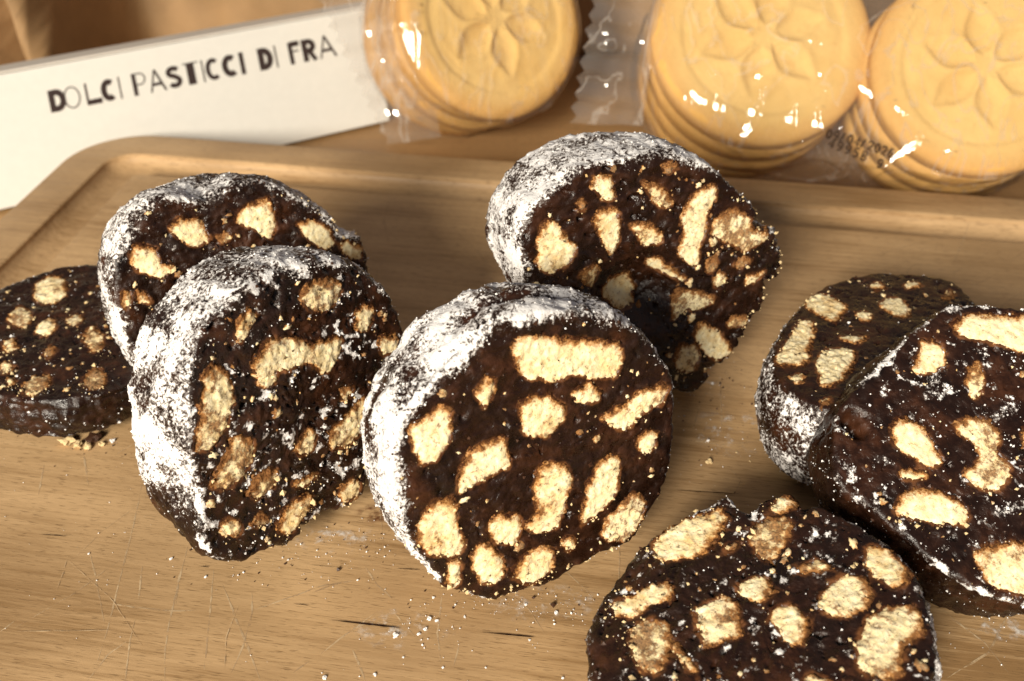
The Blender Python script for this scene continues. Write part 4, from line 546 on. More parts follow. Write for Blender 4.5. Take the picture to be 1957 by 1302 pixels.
# ---------------------------------------------------------------- white box with lettering
E_, N_, U_ = Vector(TXT['e']), Vector(TXT['n']), Vector(TXT['up'])
B0 = Vector(TXT['b0']) * MM
Mb = Matrix.Identity(4)
for i in range(3):
    Mb[i][0], Mb[i][1], Mb[i][2], Mb[i][3] = E_[i], U_[i], N_[i], B0[i]
Mb[2][3] += 0.0012
wbox = empty('white_box', Mb)
tag(wbox, 'white cardboard box with dark hand-cut style lettering behind the board', 'box')
def panel(name, lo, hi, bev=0.0004):
    return box_mesh(name, lo, hi, M['card'], wbox, bev)
panel('front_panel', (-0.090, 0.0, -0.0012), (0.1455, 0.0436, 0.0))
le = panel('lid_edge', (-0.0905, 0.0438, -0.0135), (0.1460, 0.0446, 0.0), 0.0002)
le.data.materials[0] = M['shaded_card']
panel('back_panel', (-0.090, 0.0, -0.0105), (0.1455, 0.0436, -0.0093))
panel('side_panel', (0.1443, 0.0, -0.0092), (0.1455, 0.0436, -0.0013))
lv, lf = [], []
for si, st in enumerate(TXT['letters']):
    n0 = len(lv)
    for (a, b) in st:
        lv.append((a * MM, b * MM, 0.00012 + 0.0000008 * si))
    for i in range(len(st) // 2 - 1):
        lf.append((n0 + 2 * i, n0 + 2 * i + 1, n0 + 2 * i + 3, n0 + 2 * i + 2))
mesh_obj('printed_lettering', lv, lf, M['ink'], wbox, smooth=False)

# ---------------------------------------------------------------- wrapped cookies
def nvec(az, el):
    a, e = R(az), R(el)
    return Vector((math.sin(a) * math.cos(e), -math.cos(a) * math.cos(e), math.sin(e)))
def frame(n, roll=0):
    u = Vector((0, 0, 1)).cross(n).normalized()
    v = n.cross(u)
    q = Matrix((u, v, n)).transposed()
    return q @ Matrix.Rotation(roll, 3, 'Z')

def cookie_mesh(r, th, seed):
    na, nf = 120, 46
    V, F_, rim = [], [], []
    def petal_h(x, y):
        h = np.zeros_like(x)
        for k in range(6):
            a = k * math.pi / 3
            s = (x * math.cos(a) + y * math.sin(a)) / r
            t = (-x * math.sin(a) + y * math.cos(a)) / r
            q = np.clip((s - 0.10) / 0.50, 0, 1)
            hw = 0.145 * np.sin(math.pi * q ** 0.85)
            d = hw - np.abs(t)
            bowl = np.clip(1 - (t / np.maximum(hw, 1e-3)) ** 2, 0, 1) ** 0.8 * np.sin(math.pi * q) ** 0.6
            h = np.where((s > 0.10) & (s < 0.62), h - 0.0014 * np.where(np.abs(t) < hw, bowl, 0) + 0.00035 * np.exp(-((d + 0.012) / 0.04) ** 2), h)
        return h
    rs = list(np.linspace(0, 0.90, nf)) 
    prof = [(q, 0.0) for q in rs]
    e = 0.10
    for i in range(1, 9):
        a = math.pi / 2 * i / 8
        prof.append((0.90 + e * math.sin(a), -(e * r * 0.85) * (1 - math.cos(a))))
    prof += [(1.0, -th * 0.55), (0.985, -th * 0.8), (0.95, -th * 0.96), (0.88, -th), (0.0, -th)]
    A = np.linspace(0, 2 * np.pi, na, endpoint=False)
    P = []
    for q, z in prof:
        P.append(np.c_[q * r * np.cos(A), q * r * np.sin(A), np.full(na, z)])
    P = np.concatenate(P)
    rr = np.hypot(P[:, 0], P[:, 1]) / r
    top = P[:, 2] > -1e-9
    h = petal_h(P[:, 0], P[:, 1]) - 0.0008 * np.exp(-((rr - 0.71) / 0.035) ** 2) - 0.0006 * sstep(0.70, 0.66, rr)
    P[:, 2] += np.where(top, h, 0)
    P += 0.00022 * fbm(P * 160 + seed, 3)[:, None] * (0.3, 0.3, 1)
    P[:, :2] *= (1 + 0.012 * pnoise(np.c_[P[:, 0] * 40, P[:, 1] * 40, np.full(len(P), seed)]))[:, None]
    rimv = sstep(0.72, 1.0, rr) * 0.8 + (P[:, 2] < -0.002) * 0.25
    for j in range(len(prof) - 1):
        for i in range(na):
            a, b = j * na + i, j * na + (i + 1) % na
            F_.append((a, b, b + na, a + na))
    me = bpy.data.meshes.new('cookie')
    me.from_pydata([tuple(p) for p in P], [], [tuple(reversed(f)) for f in F_])
    me.polygons.foreach_set("use_smooth", [True] * len(me.polygons))
    at = me.attributes.new('rim', 'FLOAT', 'POINT'); at.data.foreach_set("value", np.clip(rimv, 0, 1).astype(np.float32))
    me.materials.append(M['cookie'])
    return me

POS = ('front', 'second', 'third', 'hindmost')
film_pts = {}
for name, key_, (c, r, n, roll, cnt, th, where) in COOKIES:
    film_pts.setdefault(key_, [])
    n = nvec(*n)
    c = Vector(c)
    u0 = frame(n)
    random.seed(name)
    me = cookie_mesh(r, th, random.random() * 50)
    for i in range(cnt):
        q = frame(n, R(roll + 25 * i))
        side = (u0 @ Vector((random.uniform(-1, 1), random.uniform(-1, 1), 0))) * 0.0012 * (i > 0)
        o = bpy.data.objects.new('shortbread_cookie', me)
        COL.objects.link(o)
        o.matrix_world = Matrix.Translation(c - n * (th + 0.0004) * i + side) @ q.to_4x4()
        tag(o, f'{POS[i]} round golden cookie of the {where}', 'cookie', 'wrapped shortbread cookies')
    T = (th + 0.0004) * cnt
    for off, rad in ((0.0016, 0.86), (-0.0022, 1.035), (-T + 0.002, 1.03), (-T - 0.0012, 0.9)):
        for k in range(40):
            a = 2 * math.pi * k / 40
            p = c + u0 @ Vector((math.cos(a) * r * rad, math.sin(a) * r * rad, off))
            film_pts[key_].append(p)

def film(name, pts, label, mat, seed, creases=()):
    bm = bmesh.new()
    for p in pts:
        bm.verts.new(p)
    res = bmesh.ops.convex_hull(bm, input=bm.verts)
    dele = [g for g in res['geom_interior'] if isinstance(g, bmesh.types.BMVert)]
    bmesh.ops.delete(bm, geom=dele, context='VERTS')
    for k in range(6):
        long = [e for e in bm.edges if e.calc_length() > 0.0019]
        if long:
            bmesh.ops.subdivide_edges(bm, edges=long, cuts=1, use_grid_fill=True)
            bmesh.ops.triangulate(bm, faces=[f for f in bm.faces if len(f.verts) > 3])
    bm.normal_update()
    co = np.array([v.co for v in bm.verts]); nn = np.array([v.normal for v in bm.verts])
    w = np.abs(pnoise(co * (55, 55, 38) + seed)) 
    w = np.exp(-(w / 0.10) ** 2) * 0.0008 + 0.0002 * fbm(co * 80 + seed, 2)
    for (a, e, wd, hh) in creases:
        a, e = np.array(a), np.array(e)
        ab = e - a
        t = np.clip(((co - a) @ ab) / (ab @ ab), 0, 1)
        dist = np.linalg.norm(co - a - t[:, None] * ab, axis=1)
        w = w + hh * np.exp(-(dist / wd) ** 2) * np.sin(math.pi * np.clip(t, 0.02, 0.98)) ** 0.5
    co = co + nn * w[:, None]
    co[:, 2] = np.maximum(co[:, 2], -0.0197)
    for v, c in zip(bm.verts, co):
        v.co = c
    bm.normal_update()
    bvh = BVHTree.FromBMesh(bm)
    me = bpy.data.meshes.new(name)
    bm.to_mesh(me); bm.free()
    me.polygons.foreach_set("use_smooth", [True] * len(me.polygons))
    me.materials.append(mat)
    root = empty(name, Matrix.Translation((sum((Vector(p) for p in pts), Vector()) / len(pts))))
    tag(root, label, 'wrapper')
    o = bpy.data.objects.new('film', me); COL.objects.link(o); o.parent = root
    o.matrix_parent_inverse = root.matrix_world.inverted()
    return root, bvh

def fin(root, rows, teeth, seed):
    """crimped end of a wrapper: rows = (root_a, root_b, tip_a, tip_b) world points"""
    ra, rb, ta, tb = [Vector(p) for p in rows]
    nu, nv = teeth * 4, 16
    V = []
    for i in range(nu + 1):
        s = i / nu
        zig = abs((s * teeth) % 1 - 0.5) * 2
        a, b = ra.lerp(rb, s), ta.lerp(tb, s)
        for j in range(nv + 1):
            t = j / nv * (1 + (0.09 * zig if j == nv else 0))
            V.append(a.lerp(b, t))
    V = np.array(V)
    nrm = np.array(((rb - ra).cross(ta - ra)).normalized())
    ss = np.repeat(np.arange(nu + 1) / nu, nv + 1); tt = np.tile(np.arange(nv + 1) / nv, nu + 1)
    d = 0.0010 * np.sin(ss * 46 + 2.0 * tt + seed) * (0.4 + 0.6 * tt) + 0.0022 * fbm(np.c_[ss * 4, tt * 2, np.full_like(ss, seed)], 2) * np.sin(math.pi * np.clip(tt, 0.05, 1))
    V = V + nrm * d[:, None]
    F_ = [(i * (nv + 1) + j, (i + 1) * (nv + 1) + j, (i + 1) * (nv + 1) + j + 1, i * (nv + 1) + j + 1) for i in range(nu) for j in range(nv)]
    o = mesh_obj('crimped_end', V, F_, M['fin'], root)
    o.matrix_parent_inverse = root.matrix_world.inverted()

w1, _ = film('cookie_wrapper', film_pts['a'], 'clear plastic wrapper round the cookies beside the white box', M['film'], 3.3)
w2, bvh2 = film('cookie_wrapper', film_pts['b'], 'clear plastic wrapper with stamped date round the two right cookie stacks', M['film'], 9.1, CREASES)
for r_, rows, teeth, sd in FINS:
    fin(w1 if r_ == 'a' else w2, rows, teeth, sd)
dn = Vector(TXT['dn'])
dv, df = [], []
for si, st in enumerate(TXT['date']):
    n0 = len(dv)
    for p in st:
        q = Vector(p) * MM
        h = bvh2.ray_cast(q + (Vector((0, 0, 0.155)) - q).normalized() * 0.08, (q - Vector((0, 0, 0.155))).normalized())
        hit = h[0] if h[0] is not None else q
        dv.append(hit + dn * (0.00035 + 0.000004 * si))
    for i in range(len(st) // 2 - 1):
        df.append((n0 + 2 * i, n0 + 2 * i + 1, n0 + 2 * i + 3, n0 + 2 * i + 2))
o = mesh_obj('date_stamp', dv, df, M['stamp'], w2, smooth=False)
o.matrix_parent_inverse = w2.matrix_world.inverted()

# ---------------------------------------------------------------- chocolate slices
def resample(poly, n):
    p = np.array(poly, float)
    k = len(p)
    out = []
    for i in range(k):
        p0, p1, p2, p3 = p[i - 1], p[i], p[(i + 1) % k], p[(i + 2) % k]
        for s in np.linspace(0, 1, 24, endpoint=False):
            out.append(0.5 * (2 * p1 + (p2 - p0) * s + (2 * p0 - 5 * p1 + 4 * p2 - p3) * s ** 2 + (3 * p1 - p0 - 3 * p2 + p3) * s ** 3))
    out = np.array(out)
    d = np.linalg.norm(np.roll(out, -1, 0) - out, axis=1)
    c = np.r_[0, np.cumsum(d)]
    t = np.linspace(0, c[-1], n, endpoint=False)
    cl = np.vstack([out, out[:1]])
    return np.c_[np.interp(t, c, cl[:, 0]), np.interp(t, c, cl[:, 1])]

def area(p):
    x, y = p.T
    return 0.5 * (x * np.roll(y, -1) - np.roll(x, -1) * y).sum()

def poly_sd(pts, poly):
    """signed distance, positive inside"""
    d2 = np.full(len(pts), 1e9)
    ins = np.zeros(len(pts), bool)
    q = np.roll(poly, -1, 0)
    for a, b in zip(poly, q):
        ab = b - a
        t = np.clip(((pts - a) @ ab) / (ab @ ab + 1e-12), 0, 1)
        d2 = np.minimum(d2, ((pts - a - t[:, None] * ab) ** 2).sum(1))
        c = ((a[1] > pts[:, 1]) != (b[1] > pts[:, 1]))
        with np.errstate(divide='ignore', invalid='ignore'):
            xi = (b[0] - a[0]) * (pts[:, 1] - a[1]) / (b[1] - a[1]) + a[0]
        ins ^= c & (pts[:, 0] < xi)
    return np.where(ins, 1, -1) * np.sqrt(d2)

OCT = np.array([(1, 0, 0), (-1, 0, 0), (0, 1, 0), (0, -1, 0), (0, 0, 1), (0, 0, -1)], float)
OCF = np.array([(0, 2, 4), (2, 1, 4), (1, 3, 4), (3, 0, 4), (2, 0, 5), (1, 2, 5), (3, 1, 5), (0, 3, 5)])
def grains(pos, size, g):
    """many small angular grains in one mesh"""
    n = len(pos)
    q = g.normal(size=(n, 3, 3))
    q, _ = np.linalg.qr(q)
    b = OCT[None] * g.uniform(0.55, 1.25, size=(n, 6, 1))
    v = np.einsum('nij,nkj->nki', q, b) * np.asarray(size)[:, None, None] + np.asarray(pos)[:, None, :]
    f = OCF[None] + (np.arange(n) * 6)[:, None, None]
    return v.reshape(-1, 3), f.reshape(-1, 3).tolist()

def build_slice(key, P):
    D = SLICES[key]
    g = np.random.default_rng(sum(ord(ch) for ch in key) * 13 + 5)
    seed = np.array([g.uniform(0, 90), g.uniform(0, 90), g.uniform(0, 90)])
    c = np.array(D['c']); n = np.array(D['n']); u = np.array(D['u']); v = np.cross(n, u)
    Rm = np.c_[u, v, n]
    T = D['T']
    out = np.array(D['out'])
    if area(out) < 0: out = out[::-1]
    NA = 300
    out = resample(out, NA)
    tan = np.roll(out, -1, 0) - np.roll(out, 1, 0)
    tan /= np.linalg.norm(tan, axis=1)[:, None]
    nrm2 = np.c_[tan[:, 1], -tan[:, 0]]
    cen = out.mean(0)
    th = np.degrees(np.arctan2(out[:, 1] - cen[1], out[:, 0] - cen[0]))
    rag = np.full(NA, P.get('rag', 0.38))
    for (a, w, amp) in P.get('ragged', []):
        dd = np.abs((th - a + 180) % 360 - 180)
        rag = np.maximum(rag, amp * sstep(w, w * 0.5, dd))
    o3 = np.c_[out, np.zeros(NA)]
    out = out + nrm2 * (rag * fbm(o3 / 1.6 + seed, 3))[:, None]
    kw = np.hanning(91); kw /= kw.sum()
    outb = np.c_[[np.convolve(np.r_[out[-45:, i], out[:, i], out[:45, i]], kw, 'valid') for i in (0, 1)]].T
    outb = cen + (outb - cen) * 1.055
    V, Rr, Wd, Th = [], [], [], []
    NF, ED = 72, 0.955
    rs = np.linspace(0, 1, NF) ** 0.85
    rad = P.get('edge_r', 1.1)
    for r in rs:
        z = 0.0
        if r > ED:
            z = -rad * (1 - math.sqrt(max(0, 1 - ((r - ED) / (1 - ED)) ** 2)))
        V.append(np.c_[cen + (out - cen) * r, np.full(NA, z)]); Rr.append(np.full(NA, r)); Wd.append(np.zeros(NA)); Th.append(th)
    NW = 30
    for w in np.linspace(0, 1, NW + 1)[1:]:
        b = P.get('bulge', 0.8) * math.sin(math.pi * w)
        mo = sstep(0, 0.8, w)
        V.append(np.c_[out * (1 - mo) + outb * mo + nrm2 * b, np.full(NA, -rad - (T - 2 * rad) * w)]); Rr.append(np.ones(NA)); Wd.append(np.full(NA, w)); Th.append(th)
    for r, z in ((0.985, -T + rad * 0.5), (0.955, -T + 0.1), (0.9, -T), (0.6, -T), (0.3, -T), (0.0, -T)):
        V.append(np.c_[cen + (outb - cen) * r, np.full(NA, z)]); Rr.append(np.full(NA, r)); Wd.append(np.full(NA, 2.0)); Th.append(th)
    nring = len(V)
    V = np.concatenate(V); Rr = np.concatenate(Rr); Wd = np.concatenate(Wd); Th = np.concatenate(Th)
    face = Wd == 0
    # chunks: distance fields
    polys = [resample(np.array(p), 72) for p in D['ch']]
    polys = [p if area(p) > 0 else p[::-1] for p in polys]
    polys = [p + 0.5 * np.c_[fbm(np.c_[p, np.zeros(len(p))] / 1.6 + seed, 3), fbm(np.c_[p, np.zeros(len(p))] / 1.6 + seed + 31, 3)] for p in polys]
    sd = np.full(len(V), -9.0); sdu = np.full(len(V), -9.0)
    for p in polys:
        lo, hi = p.min(0) - 3, p.max(0) + 3
        m = face & (V[:, 0] > lo[0]) & (V[:, 0] < hi[0]) & (V[:, 1] > lo[1]) & (V[:, 1] < hi[1])
        idx = np.where(m)[0]
        if len(idx):
            sd[idx] = np.maximum(sd[idx], poly_sd(V[idx, :2], p))
            sdu[idx] = np.maximum(sdu[idx], poly_sd(V[idx, :2] + (0, 0.6), p))
    under = np.clip((sdu - sd) / 0.6, -1, 1)
    near = np.where(face, np.exp(-np.maximum(-sd, 0) / P.get('dust', 0.55)), 0) * (1 + 0.25 * under)
    # displacement
    nr3 = np.zeros_like(V)
    nr3[face, 2] = 1
    nr3[:, :2] += np.where((Wd > 0) & (Wd < 1.5), 1, 0)[:, None] * np.tile(nrm2, (nring, 1))
    nr3[Wd > 1.5, 2] = -1
    amp = np.where(face, P.get('famp', 0.30), P.get('ramp', 0.62))
    disp = amp * (0.9 * fbm(V / 3.2 + seed, 3) + 0.35 * fbm(V / 1.1 + seed + 7, 2)) + 0.7 * P.get('lump', 1.0) * fbm(V / 11 + seed + 3, 2) * np.where(face, 0.5, 1)
    pit = P.get('pit', 0.7) * sstep(0.45, 0.95, fbm(V / 1.9 + seed + 120, 3))
    disp = disp - np.where(face, 0.85 * sstep(0.1, 1.2, sd) + pit, 0)
    for (a, wa, w0, ww, dep) in P.get('dents', []):
        dd = np.abs((Th - a + 180) % 360 - 180)
        disp -= np.where(~face, dep * np.exp(-(dd / wa) ** 2 - ((Wd - w0) / ww) ** 2), 0)
    for (x, y, r_, dep) in P.get('holes', []):
        disp -= np.where(face, dep * np.exp(-(((V[:, 0] - x) ** 2 + (V[:, 1] - y) ** 2) / r_ ** 2)), 0)
    V2 = V + nr3 * disp[:, None]
    # world height (mm)
    Wz = (V2 @ Rm.T)[:, 2] + c[2]
    patch = fbm(V / 7.5 + seed + 50, 3)
    rim = P['rim'] * (1 + P.get('patchy', 0.5) * patch) * (P.get('low', 0.0) + (1 - P.get('low', 0.0)) * sstep(*P.get('zfade', (-4, 6)), Wz))
    for (a, wa, k) in P.get('rim_dir', []):
        dd = np.abs((Th - a + 180) % 360 - 180)
        rim = rim * (1 - k * sstep(wa, wa * 0.5, dd))
    edge = np.zeros(len(V))
    for (a, wa, k, r0) in P.get('edge', [(90, 200, 0.35, 0.93)]):
        dd = np.abs((Th - a + 180) % 360 - 180)
        edge = np.maximum(edge, k * sstep(wa, wa * 0.5, dd) * sstep(r0, 1.0, Rr + 0.05 * patch))
    clus = np.clip(fbm(V / 2.4 + seed + 80, 3) + 0.05, 0, 2)
    fs = P['face'] * (0.25 + 2.6 * clus * (1 + patch)) + edge
    fs = fs * (1 - 0.75 * sstep(-0.3, 0.6, sd))
    sug = np.where(face, fs, rim)
    blend = sstep(0.97, 1.0, Rr) * face
    sug = sug * (1 - blend) + np.maximum(sug, rim * 0.9) * blend
    for (a, wa, w0, ww, dep) in P.get('dents', []):
        dd = np.abs((Th - a + 180) % 360 - 180)
        sug = sug * np.where(~face, 1 - 0.95 * np.exp(-(dd / wa / 0.9) ** 2 - ((Wd - w0) / ww / 0.8) ** 2), 1)
    for (x, y, ang, ln, wd, k) in P.get('streaks', []):
        ca, sa = math.cos(R(ang)), math.sin(R(ang))
        s = (V[:, 0] - x) * ca + (V[:, 1] - y) * sa
        t = -(V[:, 0] - x) * sa + (V[:, 1] - y) * ca + 0.8 * patch
        sug = np.where(face, np.maximum(sug, k * np.exp(-(t / wd) ** 2) * sstep(ln, ln * 0.7, np.abs(s))), sug)
    sug = np.clip(sug, 0, 1)
    # thing
    base_i = np.argmin(Wz)
    basew = (V2 @ Rm.T)[base_i] + c
    Mw = Matrix.Identity(4)
    for i in range(3):
        for j in range(3): Mw[i][j] = Rm[i][j]
        Mw[i][3] = basew[i] * MM
    Mw[2][3] -= min(0, basew[2]) * MM
    off = -V2[base_i]
    root = empty('chocolate_salami_slice', Mw)
    tag(root, P['label'], 'dessert slice', 'chocolate salami slices on the board')
    F_ = []
    for j in range(nring - 1):
        a = j * NA + np.arange(NA); b = j * NA + (np.arange(NA) + 1) % NA
        F_.append(np.c_[a, a + NA, b + NA, b])
    F_ = np.concatenate(F_).tolist()
    mesh_obj('chocolate_body', (V2 + off) * MM, F_, M['choc'], root, attrs={'sugar': sug, 'near': near})
    # biscuit chunks
    H = 0.34
    for p in polys:
        lo, hi = p.min(0) - 0.8, p.max(0) + 0.8
        gx, gy = np.arange(lo[0], hi[0] + H, H), np.arange(lo[1], hi[1] + H, H)
        X, Y = np.meshgrid(gx, gy, indexing='ij')
        pts = np.c_[X.ravel(), Y.ravel()]
        s = poly_sd(pts, p)
        pts = pts + 0.12 * g.normal(size=pts.shape)
        z0 = np.zeros(len(pts))
        p3 = np.c_[pts, z0]
        size = math.sqrt(abs(area(p)))
        cr = 0.26 * (np.abs(fbm(p3 / 1.9 + seed, 2)) * 1.6 - 0.5) + (0.12 + 0.42 * sstep(1.3, 0.0, s)) * fbm(p3 / 0.85 + seed, 3)
        lump = 0.7 * P.get('lump', 1.0) * fbm(p3 / 11 + seed + 3, 2) * 0.5
        z = lump - 0.02 + P.get('proud', 0.22) * sstep(-0.2, 1.4, s) + cr - 1.3 * sstep(0.1, -0.75, s)
        for (x_, y_, r_, dep) in P.get('holes', []):
            z = z - dep * np.exp(-(((pts[:, 0] - x_) ** 2 + (pts[:, 1] - y_) ** 2) / r_ ** 2))
        smear = np.full(len(pts), g.choice([0.0, 0.1, 0.2, 0.3], p=[0.4, 0.3, 0.18, 0.12]) if size > 3.4 else g.uniform(0.12, 0.48)) + P.get('smear', 0)
        topn = np.clip((s - poly_sd(pts + (0, 0.6), p)) / 0.6, -1, 1)
        e = 1 - np.clip(s / (P.get('edge_w', 1.35) * (1.25 + 1.05 * topn)), 0, 1)
        hy = (hi[1] - lo[1]) / 2
        e = e + 0.12 * topn * sstep(2.0, 0.2, s)
        nX, nY = X.shape
        keep = (s > -0.75).reshape(nX, nY)
        idm = np.arange(nX * nY).reshape(nX, nY)
        q = keep[:-1, :-1] & keep[1:, :-1] & keep[1:, 1:] & keep[:-1, 1:]
        I, J = np.where(q)
        if len(I) == 0: continue
        fc = np.c_[idm[I, J], idm[I + 1, J], idm[I + 1, J + 1], idm[I, J + 1]]
        used = np.unique(fc)
        mp = np.full(nX * nY, -1); mp[used] = np.arange(len(used))
        vv = np.c_[pts, z][used]
        # a solid underside so the piece has depth
        k = len(used)
        edges = {}
        fl = mp[fc].tolist()
        for f in fl:
            for a, b in zip(f, f[1:] + f[:1]):
                edges[(a, b)] = 1
        bnd = [(a, b) for (a, b) in edges if (b, a) not in edges]
        cb = np.r_[vv[:, :2].mean(0), min(-min(4.0, T * 0.3), vv[:, 2].min() - 1.5)][None]
        vv = np.vstack([vv, cb])
        fl += [[b, a, k] for a, b in bnd]
        mesh_obj('biscuit_chunk', (vv + off) * MM, fl, M['biscuit'], root, attrs={'edge': np.r_[e[used], 1], 'smear': np.r_[smear[used], 0.5], 'tone': np.full(k + 1, g.uniform(0.1, 0.8))})
    # small broken fragments between the chunks
    fv, ff, fe, fsm, ft = [], [], [], [], []
    cand = np.where(face & (sd < -0.5) & (Rr < 0.95))[0]
    wts = np.maximum(Rr[cand], 0.03); cnt = 0
    for ci in g.choice(cand, P.get('frags', 34), p=wts / wts.sum(), replace=False):
        r0 = np.clip(g.lognormal(math.log(0.55), 0.45), 0.25, 1.4)
        a0 = g.uniform(0, math.pi)
        kk = 14
        aa = np.linspace(0, 2 * math.pi, kk, endpoint=False)
        rr = r0 * (1 + 0.35 * g.normal(size=kk) * 0.6)
        ex = g.uniform(0.5, 1.0)
        x, y = rr * np.cos(aa), rr * np.sin(aa) * ex
        px_ = V2[ci, 0] + x * math.cos(a0) - y * math.sin(a0); py_ = V2[ci, 1] + x * math.sin(a0) + y * math.cos(a0)
        z_ = V2[ci, 2]
        base = len(fe)
        fv += [(V2[ci, 0], V2[ci, 1], z_ + 0.28 * r0)]; fe += [0.35]
        for q_, zz, ed in ((0.6, 0.2, 0.45), (1.0, -0.35, 1.0)):
            for i_ in range(kk):
                fv.append((V2[ci, 0] + (px_[i_] - V2[ci, 0]) * q_, V2[ci, 1] + (py_[i_] - V2[ci, 1]) * q_, z_ + zz * r0 + g.normal() * 0.07)); fe.append(ed)
        for i_ in range(kk):
            j_ = (i_ + 1) % kk
            ff.append((base, base + 1 + i_, base + 1 + j_))
            ff.append((base + 1 + i_, base + 1 + kk + i_, base + 1 + kk + j_, base + 1 + j_))
        fsm += [g.uniform(0.1, 0.55)] * (1 + 2 * kk); ft += [g.uniform(0.2, 0.9)] * (1 + 2 * kk)
    tag(mesh_obj('biscuit_fragments', (np.array(fv) + off) * MM, ff, M['biscuit'], root, attrs={'edge': fe, 'smear': fsm, 'tone': ft}), kind='stuff')
    # sugar grains
    w = np.where(Wd > 1.5, 0, sug) ** 1.5
    w = w + np.where(face, P['face'] * 0.22 * clus ** 2, 0)
    ring_area = np.where(face, np.maximum(Rr, 0.02), 1.0)
    w = w * ring_area
    nG = int(P.get('grains', 2600) * 0.6)
    pick = g.choice(len(V2), nG, p=w / w.sum())
    sz = np.clip(g.lognormal(math.log(0.125), 0.5, nG) * np.where(face[pick] & (Rr[pick] < 0.95), 0.9, 0.85), 0.04, 0.42)
    pos = V2[pick] + nr3[pick] * (sz * 0.1)[:, None] + g.normal(size=(nG, 3)) * 0.2 * (1 - np.abs(nr3[pick]))
    gv, gf = grains(pos + off, sz, g)
    tag(mesh_obj('sugar_grains', gv * MM, gf, M['sugar'], root, smooth=False), kind='stuff')
    # biscuit crumbs
    w = np.where(face, near * (Rr ** 0.5) * np.maximum(Rr, 0.02) * np.where(sd > 0.4, 0.15, 1), 0) * (0.35 + sstep(0.3, -0.9, V[:, 1] / (np.abs(V[:, 1]).max()))) * (0.12 + sstep(-0.1, 0.9, under))
    for (a, wa, k) in P.get('crumb_dir', []):
        dd = np.abs((Th - a + 180) % 360 - 180)
        w = w + np.where(face | (Wd < 0.4), k * sstep(wa, wa * 0.5, dd) * sstep(0.88, 1.0, Rr), 0)
    nC = int(P.get('crumbs', 420) * 0.36)
    pick = g.choice(len(V2), nC, p=w / w.sum())
    sz = np.clip(g.lognormal(math.log(0.14), 0.7, nC), 0.04, 0.8)
    pos = V2[pick] + np.array((0, 0, 1.0)) * (sz * 0.35 + 0.5 * sstep(-0.1, 0.5, sd[pick]))[:, None] + g.normal(size=(nC, 3)) * (0.3, 0.3, 0.05)
    gv, gf = grains(pos + off, sz, g)
    tag(mesh_obj('biscuit_crumbs', gv * MM, gf, M['crumb'], root, smooth=False), kind='stuff')
    # dark chocolate crumbs roughen the cut face and its edge
    nK = int(P.get('nibs', 700) * 0.4)
    w = np.where(face, np.maximum(Rr, 0.02), np.where(Wd < 0.15, 0.5, 0))
    pick = g.choice(len(V2), nK, p=w / w.sum())
    sz = np.clip(g.lognormal(math.log(0.20), 0.45, nK), 0.08, 0.7)
    pos = V2[pick] + nr3[pick] * 0.02
    gv, gf = grains(pos + off, sz, g)
    tag(mesh_obj('chocolate_crumbs', gv * MM, gf, M['choc_crumb'], root, smooth=False), kind='stuff')
    return root

for k_, P_ in PARAMS.items():
    build_slice(k_, P_)

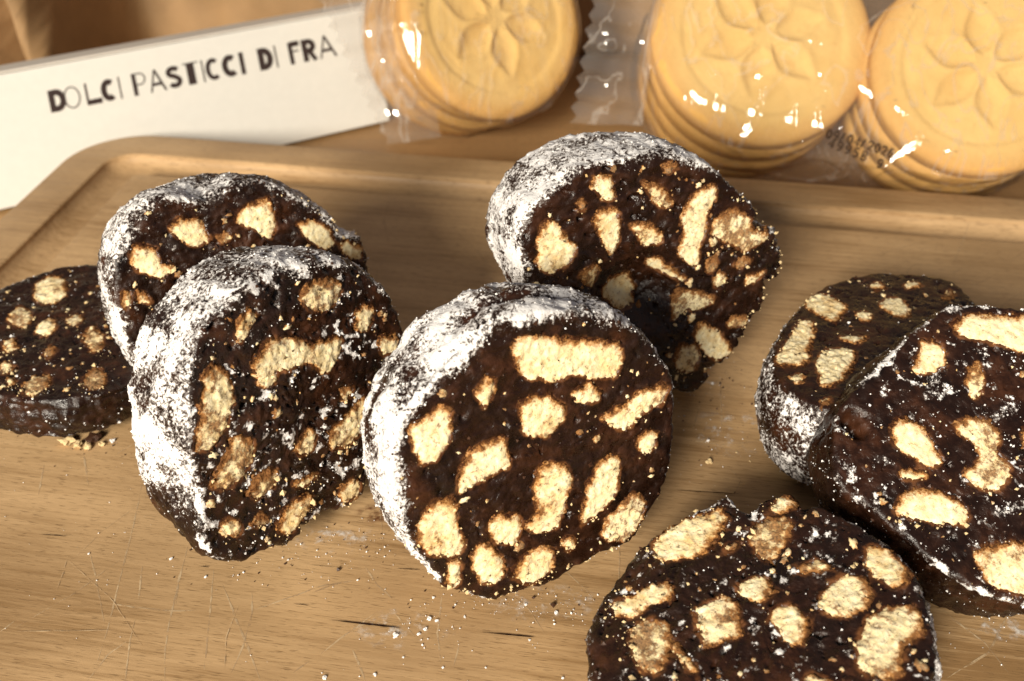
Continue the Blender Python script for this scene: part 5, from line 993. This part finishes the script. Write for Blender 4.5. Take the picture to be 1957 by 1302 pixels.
# ---------------------------------------------------------------- loose crumbs on the board
def lump_mesh(seed):
    bm = bmesh.new()
    bmesh.ops.create_icosphere(bm, subdivisions=2, radius=1)
    co = np.array([v.co for v in bm.verts])
    d = 1 + 0.75 * fbm(co * 1.5 + seed, 3)
    for v, c, k in zip(bm.verts, co, d):
        v.co = Vector(c * k) * 1
        v.co.z *= 0.75
    me = bpy.data.meshes.new('crumb'); bm.to_mesh(me); bm.free()
    return me
LUMP = {}
for t, m in (('s', 'sugar'), ('b', 'crumb'), ('c', 'choc_crumb')):
    LUMP[t] = []
    for i in range(3):
        me = lump_mesh(i * 7.7 + ord(t)); me.materials.append(M[m]); LUMP[t].append(me)
CR_LABEL = {'s': ('sugar_crumb', 'tiny white icing sugar lump on the board', 'sugar crumb', 'loose sugar lumps on the board'),
            'b': ('biscuit_crumb', 'small cream biscuit crumb on the board', 'crumb', 'loose biscuit crumbs on the board'),
            'c': ('chocolate_crumb', 'dark chocolate crumb beside the leftmost flat slice', 'crumb', None)}
for i, (x, y, r, t) in enumerate(GND['crumb']):
    nm, lb, ct, gp = CR_LABEL[t]
    o = bpy.data.objects.new(nm, LUMP[t][i % 3]); COL.objects.link(o)
    r *= 0.85
    o.scale = (r * MM, r * MM * 0.85, r * MM * 0.8)
    o.rotation_euler = (0, 0, i * 1.7)
    o.location = (x * MM, y * MM, r * MM * 0.5)
    if t != 'c':
        lb = lb + (' near the left edge' if x < -80 and y > 150 else ' right of the front centre slice' if x > 20 else ' in front of the left upright slice' if x < -40 else ' below the front centre slice')
    tag(o, lb, ct, gp)
g = np.random.default_rng(21)
pos, sz = [], []
for (x, y, sx, sy, n, s0) in DUST:
    pos.append(np.c_[g.normal(x, sx, n), g.normal(y, sy, n), np.zeros(n)])
    sz.append(np.clip(g.lognormal(math.log(s0), 0.5, n), 0.04, 0.45))
pos = np.concatenate(pos); sz = np.concatenate(sz)
m = pos[:, 1] > 92
pos, sz = pos[m], sz[m]
pos[:, 2] = sz * 0.4 + 0.08
gv, gf = grains(pos, sz, g)
o = mesh_obj('sugar_dust', gv * MM, gf, M['sugar'], None, smooth=False)
tag(o, 'fine icing sugar grains scattered over the cutting board', 'sugar', kind='stuff')

pos = np.concatenate([np.c_[g.normal(x, sx, n), g.normal(y, sy, n), np.zeros(n)] for (x, y, sx, sy, n) in DARK])
sz = np.clip(g.lognormal(math.log(0.13), 0.6, len(pos)), 0.04, 0.6)
pos[:, 2] = sz * 0.4 + 0.05
gv, gf = grains(pos, sz, g)
o = mesh_obj('chocolate_dust', gv * MM, gf, M['choc_crumb'], None, smooth=False)
tag(o, 'fine dark chocolate crumbs scattered between the slices on the board', 'crumbs', kind='stuff')
